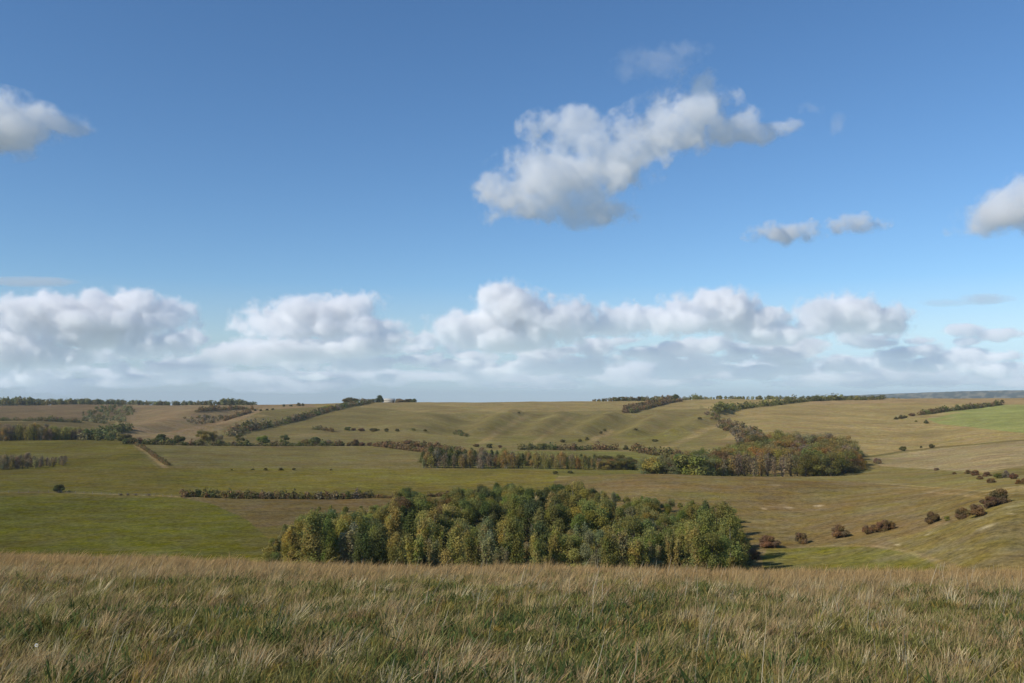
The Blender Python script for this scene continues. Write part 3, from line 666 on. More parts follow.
# ------------------------------------------------------------------ single bushes: (px, base row, height px, width px, colour, label)
def bush(px, py, hp, wp, colour, label=None, row=None, group=None, ymin=150, ymax=2600, kind='bush', name='bush'):
    rs = np.random.RandomState(int(px * 13 + py * 7)); x, Y, z = hit(px, py, ymin, ymax); h = hp * Y / F; wide = wp / hp / (1.05 if kind == 'bush' else .8)
    return put_tree(kind, x, Y, h, colour, row, group, rs, parts=False, wide=wide, name=name, label=label, sink=.1)
GB = 'thorn bushes down the right-hand slope'
for b in [(997,504,14,17,'red-brown','largest red-brown thorn bush, topmost of the row down the right slope'),(988,508,9.5,14,'red-brown','wide red-brown thorn bush just in front of the topmost bush at right'),
          (975,516.5,11,15,'red-brown','dense red-brown thorn bush third from the top of the right slope row'),(959,519.5,10.5,12,'red-brown','rounded red-brown thorn bush fourth from the top of the right slope row'),
          (945,520.5,5,5,'olive','small green bush between two red-brown thorn bushes on the right slope'),(930,523.5,10.5,12,'red-brown','upright red-brown thorn bush left of the small green bush'),
          (887,529.5,8.5,13,'red-brown','right one of the two touching thorn bushes in the middle of the right slope'),(878,532,8.5,13,'red-brown','left one of the two touching thorn bushes in the middle of the right slope'),
          (866,534,9,9,'red-brown','narrow thorn bush just left of the touching pair on the right slope'),(839,537.5,10.5,14,'red-brown','lone domed thorn bush below the chalk scrape on the right slope'),
          (800,544,10.5,11,'red-brown','lone red-brown thorn bush midway between the valley wood and the domed bush'),(768,547.5,10,16,'red-brown','broad brownish bush nearest the right end of the valley wood'),
          (752,560,9,12,'red-brown','low reddish bush at the right foot of the valley wood')]: bush(b[0], b[1], b[2] * 1.22, b[3] * 1.15, *b[4:], group=GB)
bush(60,492.5,8.5,11,'dark olive','lone dark bush on the field edge at left', name='thorn_tree'); bush(70,493,3,4,'olive','tiny bush just right of the lone dark bush at left')
for px in (122,129,137,150): bush(px, 495.5, 2.2, 3, 'grey-brown', None, 'on the field edge right of the lone dark bush', 'small bushes on the left field edge')
for px, py, hp, wp, c in [(967,474,4.5,6,'red-brown'),(974,475.5,6,9,'red-brown'),(979,479.5,4.5,6,'red-brown'),(986,476.5,5,8,'red-brown'),(990,483,5,9,'red-brown'),(998,478.5,6,11,'mid green'),(1005,478,8,8,'grey-brown'),(1013,479,7.5,8,'red-brown'),(1017,484,5,6,'russet'),(1024,484,9,7,'red-brown'),(936,470.5,3.2,4.5,'grey-brown'),(954,474,2.5,4,'russet')]:
    bush(px, py, hp, wp, c, None, 'in the thorn cluster by the right edge', 'thorn cluster at right', ymin=300)
for px, py, hp, wp, c in [(897,419.5,3.5,5,'dark olive'),(902,419,5,6,'dark olive'),(906,418,3,5,'dark olive'),(913,416.5,3,6,'red-brown'),(927,424,5,5,'dark olive'),(917,422,2,3,'olive'),(903,451,5,6.5,'dark olive'),(921,448,2.5,2.5,'dark olive'),(932,448,4,5,'dark olive'),(1004,402.5,3,4,'dark olive'),(877,464,6,8,'grey-brown')]:
    bush(px, py, hp, wp, c, None, 'on the tan field at right', 'bushes on the tan field at right', ymin=560)
for px, py, hp, wp, c in [(342,446,5,6,'dark olive'),(349,446,4,5,'red-brown'),(355,446,7,8,'red-brown'),(362,446,4,6,'red-brown'),(369,446,4,6,'red-brown'),(376,446.5,4,6,'red-brown'),(383,446,5,6,'russet'),(390,446,5,6,'red-brown'),(397,446,4,7,'red-brown'),(409,446,6,12,'red-brown'),(416,447,4,8,'russet')]:
    bush(px, py, hp, wp, c, None, 'along the hedgerow under the barn hill', 'bushes of the hedgerow under the barn hill', ymin=620)
for px, py, hp, wp, c in [(347,430.5,4,7,'dark olive'),(353,431,3,5,'red-brown'),(361,431.5,3.5,8,'red-brown'),(374,431.5,3.5,9,'dark olive'),(386,432,4,5,'dark olive'),(397,431.5,3,4,'dark olive'),(413,431,2.5,4,'olive'),(425,432,2.5,4,'dark olive')]:
    bush(px, py, hp, wp, c, None, 'in the upper line of bushes under the barn', 'upper line of bushes under the barn', ymin=700)
for px, py, hp, wp, c in [(476,447,3,6,'russet'),(489,448,5,7,'dark olive'),(500,448,3,4,'red-brown'),(531,448.5,5,6,'dark olive'),(543,449,6,11,'dark olive'),(563,442.5,4,5,'dark olive'),(580,442,3.5,4,'dark olive'),(587,440.5,3.5,4,'dark olive'),(601,434,2.5,3,'dark olive'),(605,431.5,2.5,4,'dark olive'),(636,430.5,2.5,4,'dark olive'),(655,441.5,2.5,6,'dark olive'),(626,450,5,6,'dark olive'),(636,451,4.5,8,'dark olive'),(700,419.5,2.5,5,'dark olive'),(519,413.5,2,3,'dark olive')]:
    bush(px, py, hp, wp, c, None, 'scattered on the scarp', 'bushes scattered on the scarp', ymin=700)
for px, py, hp, wp, c in [(232,470.5,2.2,3,'olive'),(253,470,2.2,4,'dark olive'),(266,470.5,3,4,'dark olive'),(281,470.5,3.2,5,'dark olive'),(294,470.5,2.5,4,'dark olive'),(331,470.5,2.2,4,'olive')]:
    bush(px, py, hp, wp, c, None, 'between two green fields left of the plantation', 'small bushes between the green fields', ymin=400)
bush(555,474.5,4,6,'dark olive','small dark bush at the left tip of the brown hill, below the plantation', ymin=450); bush(570,473.5,3,6,'dark olive','low dark bush on the crest of the brown hill below the plantation', ymin=450)
for px, py, hp, wp, c, kd in [(125,443,9,13,'dark olive','bush'),(138,444,8,11,'red-brown','bush'),(161,443,9,15,'dark green','round'),(178,443,8.5,13,'dark green','round'),(203,443,13,16,'olive','round'),(213,443,12,12,'dark olive','round'),(220,444,9,9,'grey-brown','round'),(240,441,8,9,'dark olive','round'),(263,443,8,13,'mid green','round'),(284,444,9.5,11,'dark green','round'),(305,444,6,8,'russet','bush'),(314,444,8.5,16,'dark green','round'),(328,444.5,6,11,'grey-brown','bush')]:
    bush(px, py, hp, wp, c, None, 'above the dark hedge left of centre', 'trees above the dark hedge left of centre', ymin=620, ymax=930, kind=kd if wp < hp * 1.25 else 'bush', name='hedgerow_tree')
for px, py, hp, wp, c in [(254,411,2.5,3,'dark olive'),(260,411,2,3,'dark olive'),(266,410.5,2,3,'dark olive'),(272,410,2,3,'dark olive'),(283,406.5,2.5,3,'dark olive'),(290,406.5,2,4,'dark olive'),(298,406,3.5,4,'dark olive'),(302,406,3,3,'dark olive')]:
    bush(px, py, hp, wp, c, None, 'on the bare left skyline', 'dots of bushes on the left skyline', ymin=1300)
# the trees round the barn on the skyline
def sky_tree(px, Y, hp, wp, colour, label, kind='bush'):
    rs = np.random.RandomState(int(px)); x = (px - 512) / FX * Y; h = hp * Y / F
    return put_tree(kind, x, Y, h, colour, None, 'trees round the hilltop barn', rs, parts=False, wide=wp / hp / (1.05 if kind == 'bush' else .8), label=label, sink=.9, name='skyline_tree')
sky_tree(351, 1880, 7, 18, 'dark olive', 'broad low domed tree clump left of the hilltop barn'); sky_tree(366, 1890, 4, 12, 'grey-brown', 'low brown bush between the domed clump and the round tree')
sky_tree(379, 1895, 8, 9, 'dark green', 'round dark tree standing just left of the hilltop barn'); sky_tree(371, 1895, 4.5, 8, 'dark olive', 'low dark bush at the left foot of the round skyline tree')
sky_tree(398.5, 1910, 4.4, 7, 'grey-brown', 'brown bush against the right end wall of the hilltop barn'); sky_tree(401, 1905, 4, 10, 'grey-brown', 'low brown hedge bush second to the right of the hilltop barn'); sky_tree(408, 1905, 4, 10, 'dark olive', 'middle low bush in the row right of the barn')
sky_tree(413, 1900, 5, 7, 'dark green', 'dark bush ending the row right of the barn'); sky_tree(328, 1560, 7, 16, 'olive', 'olive tree clump where the diagonal hedge nears the skyline')
sky_tree(676, 1975, 7, 8, 'dark green', 'round dark tree at the top end of the double hedge', 'bush'); sky_tree(622, 1965, 5, 9, 'dark olive', 'left domed tree on the middle skyline'); sky_tree(640, 1965, 5, 10, 'dark olive', 'right domed tree on the middle skyline')

# ------------------------------------------------------------------ barn on the hill
def box(x0, x1, y0, y1, z0, z1):
    v = np.array([(x, y, z) for x in (x0, x1) for y in (y0, y1) for z in (z0, z1)], float)
    return v, np.array([[0,1,3,2],[4,6,7,5],[0,4,5,1],[2,3,7,6],[0,2,6,4],[1,5,7,3]])
def plain(name, c0, c1, scale=.6):
    n = NT(name); p = n.n('ShaderNodeNewGeometry').outputs['Position']; d = n.n('ShaderNodeBsdfDiffuse')
    n.link(n.mix(n.noise(p, scale, 4, .6), c0, c1), d.inputs[0]); n.link(d.outputs[0], n.out.inputs[0]); return n.m
WALLM = plain('barn_boards', (.50,.45,.36), (.58,.53,.44)); ROOFM = plain('barn_roof', (.46,.43,.37), (.54,.51,.45)); DOORM = plain('barn_door_paint', (.07,.06,.05), (.11,.1,.09))
bY = 1870; bxx = (389 - 512) / FX * bY; bz = ground(bxx, bY) - .4
barn = obj('barn', None, loc=(bxx, bY, bz)); barn.rotation_euler.z = .12; barn.scale = (1.12, 1.1, 1.12)
tag(barn, 'long pale barn on the skyline hill between dark trees', 'barn')
obj('wall', build_mesh('wall', *[(lambda m: (m[0], [m[1]]))(box(-10, 10, -5, 5, 0, 5.2))][0], WALLM), barn)
rv = np.array([(x, y, z) for x in (-10.4, 10.4) for y, z in ((-5.6, 5.0), (0, 7.6), (5.6, 5.0), (5.6, 5.25), (0, 7.9), (-5.6, 5.25))], float)
rq = np.array([[0,1,7,6],[1,2,8,7],[2,3,9,8],[3,4,10,9],[4,5,11,10],[5,0,6,11]]); 
obj('roof', build_mesh('roof', rv, [rq, np.array([[0,5,4,1],[1,4,3,2],[6,7,10,11],[7,8,9,10]])], ROOFM), barn)
m = box(5.2, 8.8, -5.12, -5.0, .1, 4.2); obj('door', build_mesh('door', m[0], [m[1]], DOORM), barn)
gv = np.array([(x, y, z) for x in (-9.98, 9.98) for y, z in ((-5, 5.2), (0, 7.5), (5, 5.2))], float)
obj('gable', build_mesh('gable', gv, [np.array([[0,1,2],[3,5,4]])], WALLM), barn)
FPOST = plain('weathered_wood', (.16,.13,.10), (.26,.22,.17), 3); WIREM = plain('fence_wire', (.25,.25,.25), (.35,.35,.35), 3)
line = [hit(px, py, 150) for px, py in ((-20, 493.2), (60, 493.4), (120, 495.4), (182, 497.4))]
fo = np.array(line[0]); fence = obj('fence', None, loc=fo); tag(fence, 'thin post and wire fence along the edge of the near green field', 'fence')
pmv = box(-.07, .07, -.07, .07, -.3, 1.25); pme = build_mesh('post', pmv[0], [pmv[1]], FPOST); tops = []
for a, b in zip(line[:-1], line[1:]):
    n_ = int(math.hypot(b[0] - a[0], b[1] - a[1]) / 4.5)
    for i in range(n_):
        x = a[0] + (b[0] - a[0]) * i / n_; y = a[1] + (b[1] - a[1]) * i / n_; z = ground(x, y); tops.append((x - fo[0], y - fo[1] - .09, z - fo[2])); p_ = obj('post', pme, fence, loc=(x - fo[0], y - fo[1], z - fo[2]))
for hgt in (.45, .8, 1.1):
    wv, wq = tube([(x, y, z + hgt) for x, y, z in tops], .012, .012, 4); obj('wire', build_mesh('wire', wv, [wq], WIREM), fence)
print('hedges', time.time() - T0)

# ------------------------------------------------------------------ foreground grass
def blades(x, y, h, w, lx, ly, col, tipcol=None, name='grass', curve=.5):
    """one tapering bent blade each: 7 vertices"""
    n = len(x); z = ground_v(x, y) - .01; th = RS.uniform(0, math.pi, n); ux = np.cos(th) * w * .5; uy = np.sin(th) * w * .5
    P = np.zeros((n, 7, 3), np.float32)
    for k, (s, ww) in enumerate(((0, 1), (.4, .8), (.75, .55))):
        b = s ** (1 + curve)
        cx_ = x + lx * h * b; cy_ = y + ly * h * b; cz_ = z + h * s * np.sqrt(np.maximum(.15, 1 - (lx**2 + ly**2) * .45 * s))
        P[:, 2*k] = np.stack([cx_ - ux * ww, cy_ - uy * ww, cz_], -1); P[:, 2*k+1] = np.stack([cx_ + ux * ww, cy_ + uy * ww, cz_], -1)
    P[:, 6] = np.stack([x + lx * h, y + ly * h, z + h * np.sqrt(np.maximum(.15, 1 - (lx**2 + ly**2) * .45))], -1)
    o = (np.arange(n) * 7)[:, None]
    q = np.concatenate([o + np.array([[0,1,3,2]]), o + np.array([[2,3,5,4]])]); t = o + np.array([[4,5,6]])
    c = np.repeat(col[:, None, :], 7, 1)
    if tipcol is not None: c[:, 4:] = tipcol[:, None, :]
    return obj(name, build_mesh(name, P.reshape(-1, 3), [q, t], GRASSM, color=c.reshape(-1, 3)))
def scatter(n, y0, y1, power=1.0):
    """points over the brow in front of the viewer, denser close up"""
    u = RS.uniform(0, 1, n); y = (y0 ** power + u * (y1 ** power - y0 ** power)) ** (1 / power); x = RS.uniform(-1, 1, n) * (y * .68 + 3.2); return x.astype(np.float32), y.astype(np.float32)
def patchy(x, y, s, o): return fbm(x / s, y / s, np.full_like(x, o), 4, .6)
def tufts(n, per, y0, y1, power, radius, keep):
    """blades gathered in tufts: returns blade positions, their outward direction, and the tuft each belongs to"""
    x, y = scatter(n, y0, y1, power); k = RS.uniform(0, 1, n) < keep(x, y); x = x[k]; y = y[k]; m = len(x)
    cnt = RS.poisson(per, m) + 3; t = np.repeat(np.arange(m), cnt); N = len(t); a = RS.uniform(0, 6.283, N); q = np.sqrt(RS.uniform(0, 1, N))
    rad = (radius * RS.uniform(.5, 1.5, m))[t]; dx = np.cos(a) * q; dy = np.sin(a) * q
    return (x[t] + dx * rad).astype(np.float32), np.maximum(y[t] + dy * rad, 2.8).astype(np.float32), dx, dy, t, m, q
wind = lambda x, y: np.interp(x / y, [-.6, 0, .6], [.52, .38, .14])
# short green turf everywhere
x, y = scatter(300000, 3.4, 33, .9); m1 = patchy(x, y, 1.6, 1.7); m2 = patchy(x, y, .35, 7.1)
h = (.045 + .10 * np.clip(.5 + 1.4 * m2, 0, 1)) * RS.uniform(.5, 1.3, len(x)); w = (.0048 + .0006 * y) * RS.uniform(.7, 1.3, len(x))
ga = np.array([.25,.235,.068]); gb = np.array([.42,.34,.15]); gc = np.array([.135,.145,.045])
t = np.clip(.45 + .9 * m1 + RS.normal(0, .25, len(x)), 0, 1)[:, None]
c = np.where(t < .5, gc + (ga - gc) * t * 2, ga + (gb - ga) * (t - .5) * 2) * RS.uniform(.65, 1.35, (len(x), 1))
tag(blades(x, y, h, w, RS.normal(.3, .5, len(x)), RS.normal(0, .5, len(x)), c, name='grass'), 'short green turf under the dry grass in the foreground', 'grass', kind='stuff')
# green tufts
x, y, dx, dy, t, m, q = tufts(15000, 22, 3.4, 30, .95, .085, lambda x, y: np.clip(.55 - .9 * patchy(x, y, 1.3, 4.2) - .7 * patchy(x, y, .5, 9.), .08, 1) * np.interp(y, [14, 22], [1, .35]))
h = (RS.uniform(.06, .17, m))[t] * RS.uniform(.5, 1.15, len(x)) * (1.1 - .4 * q); w = (.0046 + .00055 * y) * RS.uniform(.7, 1.3, len(x))
tc_ = (np.array([.25,.225,.068]) * RS.uniform(.65, 1.45, (m, 1)) * np.stack([RS.uniform(.85, 1.35, m), np.ones(m), RS.uniform(.7, 1.3, m)], 1))[t] * RS.uniform(.7, 1.35, (len(x), 1))
tag(blades(x, y, h, w, dx * .7 + wind(x, y) * .8 + RS.normal(0, .22, len(x)), dy * .7 + RS.normal(0, .25, len(x)), tc_, name='grass_tufts'), 'green grass tufts scattered through the foreground slope', 'grass', kind='stuff')
# straw-coloured tufts combed over by the wind
x, y, dx, dy, t, m, q = tufts(30000, 23, 3.4, 34, .95, .085, lambda x, y: np.clip(.40 + 1.1 * patchy(x, y, 1.3, 4.2) + 1.2 * patchy(x, y, .45, 9.) + np.interp(y, [4, 9, 14, 20], [-.05, -.02, .03, .5]), .06, 1))
hy = np.interp(y, [3, 10, 16, 30], [.52, .62, .92, 1.12])
h = (RS.uniform(.09, .34, m) * RS.uniform(.75, 1.25, m))[t] * hy * RS.uniform(.45, 1.2, len(x)) * (1.1 - .3 * q); w = (.0029 + .00043 * y) * RS.uniform(.7, 1.3, len(x))
wx = (RS.normal(0, .16, m))[t]; wy = (RS.normal(0, .2, m))[t]
kinds = np.array([[.52,.41,.21],[.43,.295,.15],[.60,.52,.31],[.38,.33,.13],[.49,.35,.18]])[RS.choice(5, m, p=[.3,.22,.16,.17,.15])] * RS.uniform(.75, 1.25, (m, 1))
c = kinds[t] * RS.uniform(.7, 1.3, (len(x), 1)); red = np.interp(y, [12, 20], [0, 1])[:, None]; c = c * (1 - red) + red * np.array([.47,.335,.155]) * RS.uniform(.75, 1.3, (len(x), 1))
tag(blades(x, y, h, w, dx * .45 + wind(x, y) + wx + RS.normal(0, .18, len(x)), dy * .45 + wy + RS.normal(0, .18, len(x)), c, c * np.array([1.03,.96,.92]), name='dry_grass'), 'straw-brown wind-combed grass tufts over the foreground slope', 'dry grass', kind='stuff')
# pale dead stalks standing above the sward
x, y = scatter(2000, 4.2, 26, 1.1); k = RS.uniform(0, 1, len(x)) < np.clip(.25 + .9 * patchy(x, y, 1.2, 12.) + .35 * (x / y), .05, 1); x = x[k]; y = y[k]
h = RS.uniform(.2, .5, len(x)); w = (.003 + .00035 * y); lx = RS.normal(0, .18, len(x)) + np.interp(x / y, [-.6, 0, .6], [.5, .3, .12]); ly = RS.normal(0, .15, len(x))
c = np.array([.58,.49,.34]) * RS.uniform(.7, 1.25, (len(x), 1))
tag(blades(x, y, h, w, lx, ly, c, name='dead_stalks', curve=.15), 'pale dead stalks standing up out of the foreground grass', 'dead stalks', kind='stuff')
# low broad-leaved herbs in the damp hollows
x, y = scatter(60000, 3.6, 14, .9); k = patchy(x, y, .9, 15.) + .3 * patchy(x, y, .3, 5.) > .12; x = x[k]; y = y[k]
h = RS.uniform(.06, .16, len(x)); w = RS.uniform(.012, .026, len(x)); lx = RS.normal(0, .6, len(x)); ly = RS.normal(-.1, .6, len(x))
c = np.array([.11,.145,.045]) * RS.uniform(.6, 1.5, (len(x), 1))
tag(blades(x, y, h, w, lx, ly, c, name='meadow_herbs'), 'low green leafy herbs in the hollows of the foreground grass', 'herbs', kind='stuff')
# one white flower head
fy = 6.3; fx = (38 - 512) / F * fy * .981; fz = ground(fx, fy); top = at(38, 645, fy)[2] - fz
SC = .4
PET = plain('petal_white', (.75,.74,.68), (.82,.81,.76), 40); STEM = plain('flower_stem', (.06,.1,.03), (.09,.13,.04), 20); EYE = plain('flower_centre', (.5,.4,.08), (.55,.45,.12), 40)
fl = obj('white_flower', None, loc=(fx, fy, fz)); tag(fl, 'single small white flower head in the grass at bottom left', 'flower')
sv, sq = tube([(0,0,0), (.01,0,top*.6), (0,0,top)], .003, .002, 6); obj('stem', build_mesh('stem', sv, [sq], STEM), fl)
for i in range(13):
    a = i * 6.283 / 13; d = np.array([math.cos(a), 0, math.sin(a)]); e = np.array([-math.sin(a), 0, math.cos(a)]); c0 = np.array([0, -.006, top])
    pv = np.array([c0 + d*.006*SC - e*.003*SC, c0 + d*.02*SC - e*.007*SC + [0,-.006,0], c0 + d*.034*SC - e*.004*SC + [0,-.003,0], c0 + d*.034*SC + e*.004*SC + [0,-.003,0], c0 + d*.02*SC + e*.007*SC + [0,-.006,0], c0 + d*.006*SC + e*.003*SC])
    obj('petal', build_mesh('petal', pv, [np.array([[0,1,4,5],[1,2,3,4]])], PET), fl)
th = np.linspace(0, 6.283, 12, endpoint=False); dv = np.concatenate([np.stack([.008*np.cos(th), np.full(12,-.007), top + .008*np.sin(th)], -1), [[0,-.012,top]]])
obj('centre', build_mesh('centre', dv, [np.array([[i, (i+1) % 12, 12] for i in range(12)])], EYE), fl)
print('grass', time.time() - T0)

# ------------------------------------------------------------------ clouds
def surface_nets(D, org, vs):
    nx, ny, nz = D.shape; ins = D > 0
    acc = np.zeros((nx-1, ny-1, nz-1, 3), np.float32); cnt = np.zeros((nx-1, ny-1, nz-1), np.float32)
    sl = lambda o: (slice(o[0], nx-1+o[0]), slice(o[1], ny-1+o[1]), slice(o[2], nz-1+o[2]))
    for a in [(i,j,k) for i in (0,1) for j in (0,1) for k in (0,1)]:
        for ax in range(3):
            if a[ax] == 0:
                b = list(a); b[ax] = 1; da = D[sl(a)]; dbb = D[sl(b)]; mm = (da > 0) != (dbb > 0)
                t = np.where(mm, da / np.where(mm, da - dbb, 1), 0)
                for c in range(3): acc[..., c] += np.where(mm, a[c] + (t if c == ax else 0), 0)
                cnt += mm
    act = cnt > 0; idn = -np.ones(act.shape, np.int64); idn[act] = np.arange(act.sum())
    PP = (np.argwhere(act) + acc[act] / cnt[act][:, None]) * vs + org; qs = []
    for ax in range(3):
        u, v = [(1,2),(2,0),(0,1)][ax]; s0 = [slice(1,-1)]*3; s0[ax] = slice(0,-1); s1 = [slice(1,-1)]*3; s1[ax] = slice(1,None)
        A = ins[tuple(s0)]; Bq = ins[tuple(s1)]
        for flip in (False, True):
            e = np.argwhere(A & ~Bq if not flip else ~A & Bq)
            if len(e) == 0: continue
            e[:, u] += 1; e[:, v] += 1
            def cc(du, dv):
                q = e.copy(); q[:, u] -= du; q[:, v] -= dv; return idn[q[:,0], q[:,1], q[:,2]]
            q = np.stack([cc(1,1), cc(0,1), cc(0,0), cc(1,0)], 1); qs.append(q[:, ::-1] if flip else q)
    return PP, np.concatenate(qs)
CM = {}
def vapour(d):
    d = float(f'{d:.3g}')
    if d not in CM:
        n = NT('cloud_vapour'); v = n.n('ShaderNodeVolumeScatter'); v.inputs['Density'].default_value = d; v.inputs['Anisotropy'].default_value = .0
        v.inputs['Color'].default_value = (1,1,1,1); n.link(v.outputs[0], n.out.inputs['Volume']); CM[d] = n.m
    return CM[d]
def cloud(label, blobs, Y, vpx, seed, tau, nscale=38, namp=.9, levels=((-.10,.25),(.06,1.0),(.25,1.6)), depth=1.0, flat=None, stretch=1.0):
    """blobs in picture units at distance Y; tau = optical depth per picture unit; nested shells, thin outside and dense inside"""
    k = Y / F; vs = vpx * k; Cb = []
    for px, py, rx, ry in blobs:
        xx, _, zz = at(px, py, Y); Cb.append((xx, zz, rx * k, ry * k))
    Cb = np.array(Cb); pad = 10 * k + 3 * vs; rmax = min(max((c[2]*.45 + c[3]*.55) for c in Cb) * depth * 1.3, 70 * k)
    xs = np.arange((Cb[:,0]-Cb[:,2]*1.2).min()-pad, (Cb[:,0]+Cb[:,2]*1.2).max()+pad, vs); zs = np.arange((Cb[:,1]-Cb[:,3]*1.2).min()-pad, (Cb[:,1]+Cb[:,3]*1.2).max()+pad, vs)
    ys = np.arange(-rmax-pad, rmax+pad, vs)
    X, Yg, Zg = np.meshgrid(xs.astype(np.float32), ys.astype(np.float32), zs.astype(np.float32), indexing='ij')
    D = np.full(X.shape, -1, np.float32); r_ = np.random.RandomState(seed)
    for ccx, ccz, rx, rz in Cb:
        ry = (rx * .45 + rz * .55) * depth; oy = r_.uniform(-.25, .25) * ry
        D = np.maximum(D, 1 - np.sqrt(((X-ccx)/rx)**2 + ((Yg-oy)/ry)**2 + ((Zg-ccz)/rz)**2))
    mk = D > -.7; s = nscale * k
    D[mk] += namp * fbm(X[mk]/s/stretch + seed*3.1, Yg[mk]/s, Zg[mk]/s + seed, 6, .66)
    if flat is not None:
        zb = at(512, flat, Y)[2]; D -= np.clip((zb + 4*k - Zg) / (8*k), 0, 2)
    D[0] = D[-1] = -1; D[:,0] = D[:,-1] = -1; D[:,:,0] = D[:,:,-1] = -1
    base = np.array([Cb[:,0].mean(), Y, Cb[:,1].mean()]); PP, QQ, MI, mats = [], [], [], []; o = 0; prev = 0
    for i, (lv, f_) in enumerate(levels):
        if (D > lv).sum() < 30: continue
        p, q = surface_nets(D - lv, np.array([xs[0], Y + ys[0], zs[0]]), vs)
        PP.append(p); QQ.append(q + o); MI.append(np.full(len(q), len(mats))); mats.append(vapour(tau * (f_ - prev) / k)); o += len(p); prev = f_
    e = obj('cloud', build_mesh('cloud', np.concatenate(PP) - base, [np.concatenate(QQ)], mats, mat_idx=np.concatenate(MI), smooth=True), loc=base)
    return tag(e, label, 'cloud')
CLOUDS = True
if CLOUDS:
    W_ = ((-.30,.05),(-.16,.16),(-.02,.45),(.18,1.0))
    cloud('largest cloud, white and ragged, slanting across the blue sky right of centre', [(490,200,24,14),(508,190,32,22),(530,205,40,18),(545,182,42,28),(580,172,42,28),(562,140,24,22),(552,128,24,14),(574,126,20,16),(590,150,30,20),(612,158,38,26),(640,142,36,24),(668,126,34,24),(694,108,32,26),(712,106,22,22),(728,126,34,15),(752,130,28,11),(775,126,22,6),(598,214,30,12),(570,205,34,14),(530,212,34,12)], 5000, 1.15, 1, .062, nscale=22, namp=1.75, levels=W_, depth=.6)
    cloud('grey-white cloud cut by the left edge high in the sky', [(18,128,38,18),(-15,122,45,24),(62,126,26,9),(75,128,16,6),(5,140,30,11),(35,116,22,10)], 5200, 1.3, 5, .042, nscale=24, namp=1.6, levels=W_)
    cloud('white cloud cut by the right edge halfway up the sky', [(998,216,30,15),(1020,200,26,18),(975,231,20,7),(1045,205,30,22)], 5600, 1.3, 3, .06, nscale=20, namp=1.5, levels=W_)
    cloud('small flat cloud just left of its twin right of the largest cloud', [(785,233,28,9),(805,228,14,7)], 6000, 1.0, 8, .06, nscale=10, namp=1.6, levels=W_)
    cloud('small flat cloud, right one of the twin pair below the largest cloud', [(853,225,24,8),(838,228,12,5)], 6000, 1.0, 9, .055, nscale=10, namp=1.6, levels=W_)
    thin = ((-.05,.2),(.1,.5))
    cloud('faint wisp above the largest cloud', [(655,64,30,12),(690,48,18,7),(630,72,18,8)], 5000, 1.1, 12, .007, nscale=13, namp=1.8, levels=W_)
    cloud('faint wisp right of the largest cloud tip', [(838,124,7,9),(812,108,10,5),(843,118,5,6)], 5000, .9, 14, .012, nscale=9, namp=1.7, levels=W_)
    cloud('thin flat streak of cloud at left above the cloud bank', [(25,281,40,4),(-20,280,30,4)], 9000, 1.0, 15, .04, nscale=16, levels=thin, stretch=3)
    L = ((-.24,.06),(-.10,.22),(.06,.7),(.24,1.3))
    cloud('broad heaped cloud at the left end of the cloud bank', [(60,316,52,17),(120,307,46,15),(158,315,34,17),(15,326,34,14),(95,325,80,13),(100,338,60,10)], 21000, 1.3, 21, .17, 16, namp=1.3, levels=L)
    cloud('low cloud under the heaped cloud at far left', [(10,352,50,16),(60,357,40,10),(-30,350,40,20)], 20500, 1.2, 22, .15, 11, namp=1.4, levels=L)
    cloud('bright puff below the right end of the left heaped cloud', [(165,345,32,10),(185,338,18,9),(140,352,26,7)], 20500, 1.2, 23, .15, 11, namp=1.4, levels=L)
    cloud('grey-topped heaped cloud second from the left in the bank', [(310,318,54,17),(345,309,34,14),(283,326,38,14),(330,328,60,10)], 21000, 1.3, 24, .17, 16, namp=1.3, levels=L)
    cloud('long low cloud under the second heaped cloud', [(300,350,70,9),(250,356,50,8),(350,348,40,9),(385,340,22,8)], 20500, 1.2, 25, .15, 11, namp=1.4, levels=L, stretch=1.6)
    cloud('tallest heaped white cloud in the middle of the bank', [(507,308,30,23),(540,322,46,20),(480,326,40,16),(565,318,24,16),(500,338,60,12)], 21000, 1.3, 26, .17, 16, namp=1.3, levels=L)
    cloud('small grey cloud right of the tallest heap', [(632,320,36,14),(655,316,20,12),(610,328,28,10)], 21500, 1.2, 27, .15, 11, namp=1.4, levels=L)
    cloud('bright heaped cloud fourth along the bank', [(715,312,42,19),(745,320,34,13),(680,322,40,12),(770,335,40,8)], 21000, 1.3, 28, .17, 16, namp=1.3, levels=L)
    cloud('bright heaped cloud on the right of the bank', [(848,314,42,18),(885,316,28,11),(815,326,28,9),(870,326,40,8)], 21000, 1.3, 29, .17, 16, namp=1.3, levels=L)
    cloud('thin grey cloud near the right edge above the bank', [(985,299,26,6),(945,303,22,4)], 14000, 1.2, 30, .035, 16, levels=thin, stretch=1.6)
    def puffs(x0, x1, y0, y1, n, seed, rx=(10, 26), ry=(3.5, 7.5)):
        r_ = np.random.RandomState(seed); return [(r_.uniform(x0, x1), y0 + (y1 - y0) * r_.rand(), r_.uniform(*rx), r_.uniform(*ry)) for _ in range(n)]
    cloud('low layer of small grey puffs at left along the horizon', puffs(-30, 200, 352, 380, 34, 1), 23000, 1.5, 31, .13, 9, namp=1.6, levels=L, stretch=2)
    cloud('low layer of small pale puffs beneath the second and third heaps', puffs(190, 420, 345, 378, 36, 2), 23000, 1.5, 32, .13, 9, namp=1.6, levels=L, stretch=2)
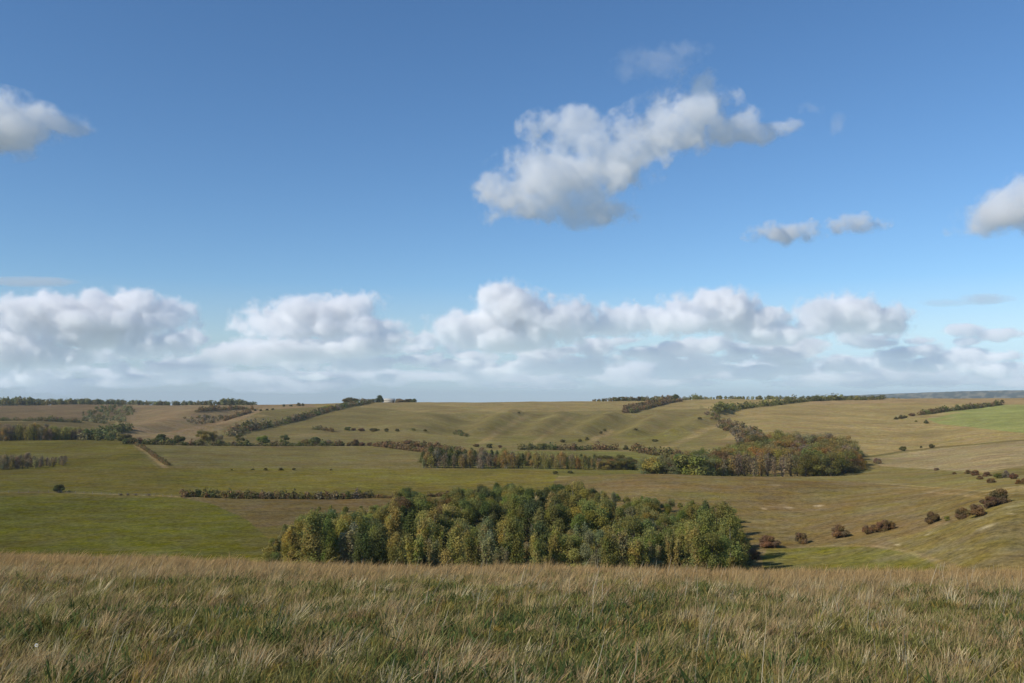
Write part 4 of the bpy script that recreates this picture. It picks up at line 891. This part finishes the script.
    cloud('low layer of small white puffs beneath the middle heap', puffs(410, 600, 340, 376, 36, 3), 23000, 1.5, 33, .14, 9, namp=1.6, levels=L, stretch=2)
    cloud('low layer of small white puffs right of the middle heap', puffs(590, 790, 338, 374, 38, 4), 23000, 1.5, 34, .14, 9, namp=1.6, levels=L, stretch=2)
    cloud('low layer of small pale puffs at right along the horizon', puffs(780, 1010, 330, 372, 40, 5), 23000, 1.5, 35, .14, 9, namp=1.6, levels=L, stretch=2)
    cloud('hazy low veil of cloud lying along the horizon at left', puffs(-30, 330, 368, 390, 40, 6, (18, 44), (3, 6)), 26000, 1.6, 36, .055, 10, namp=1.6, levels=L, stretch=2.5)
    cloud('hazy low veil of cloud lying along the horizon in the middle', puffs(320, 690, 366, 388, 40, 7, (18, 44), (3, 6)), 26000, 1.6, 37, .055, 10, namp=1.6, levels=L, stretch=2.5)
    cloud('hazy low veil of cloud lying along the horizon at right', puffs(680, 1050, 362, 384, 40, 8, (18, 44), (3, 6)), 26000, 1.6, 38, .055, 10, namp=1.6, levels=L, stretch=2.5)
print('clouds', time.time() - T0)

# ------------------------------------------------------------------ the air
HAZE = 4.2e-5
if HAZE:
    zlo = float(Z.min()) - 1.0; zhi = float(Z.max()) + 12
    hv, hq = box(-60000, 60000, -90, 19500, zlo, zhi)
    n = NT('haze_air'); v = n.n('ShaderNodeVolumePrincipled'); v.inputs['Color'].default_value = (.80, .90, 1.0, 1); v.inputs['Density'].default_value = HAZE; v.inputs['Anisotropy'].default_value = .2
    n.link(v.outputs[0], n.out.inputs['Volume'])
    tag(obj('haze', build_mesh('haze', hv, [hq], n.m)), kind='stuff')

# ------------------------------------------------------------------ labels by place in the row
from collections import defaultdict
by = defaultdict(list)
for e, look, w, row, px in REC: by[(row, w)].append((px, e, look))
for (row, w), L_ in by.items():
    L_.sort(key=lambda t: t[0])
    for i, (px, e, look) in enumerate(L_): e['label'] = f'{look} {w} {row}, {ordinal(i)} from left'
print('done', time.time() - T0, len(bpy.data.objects))
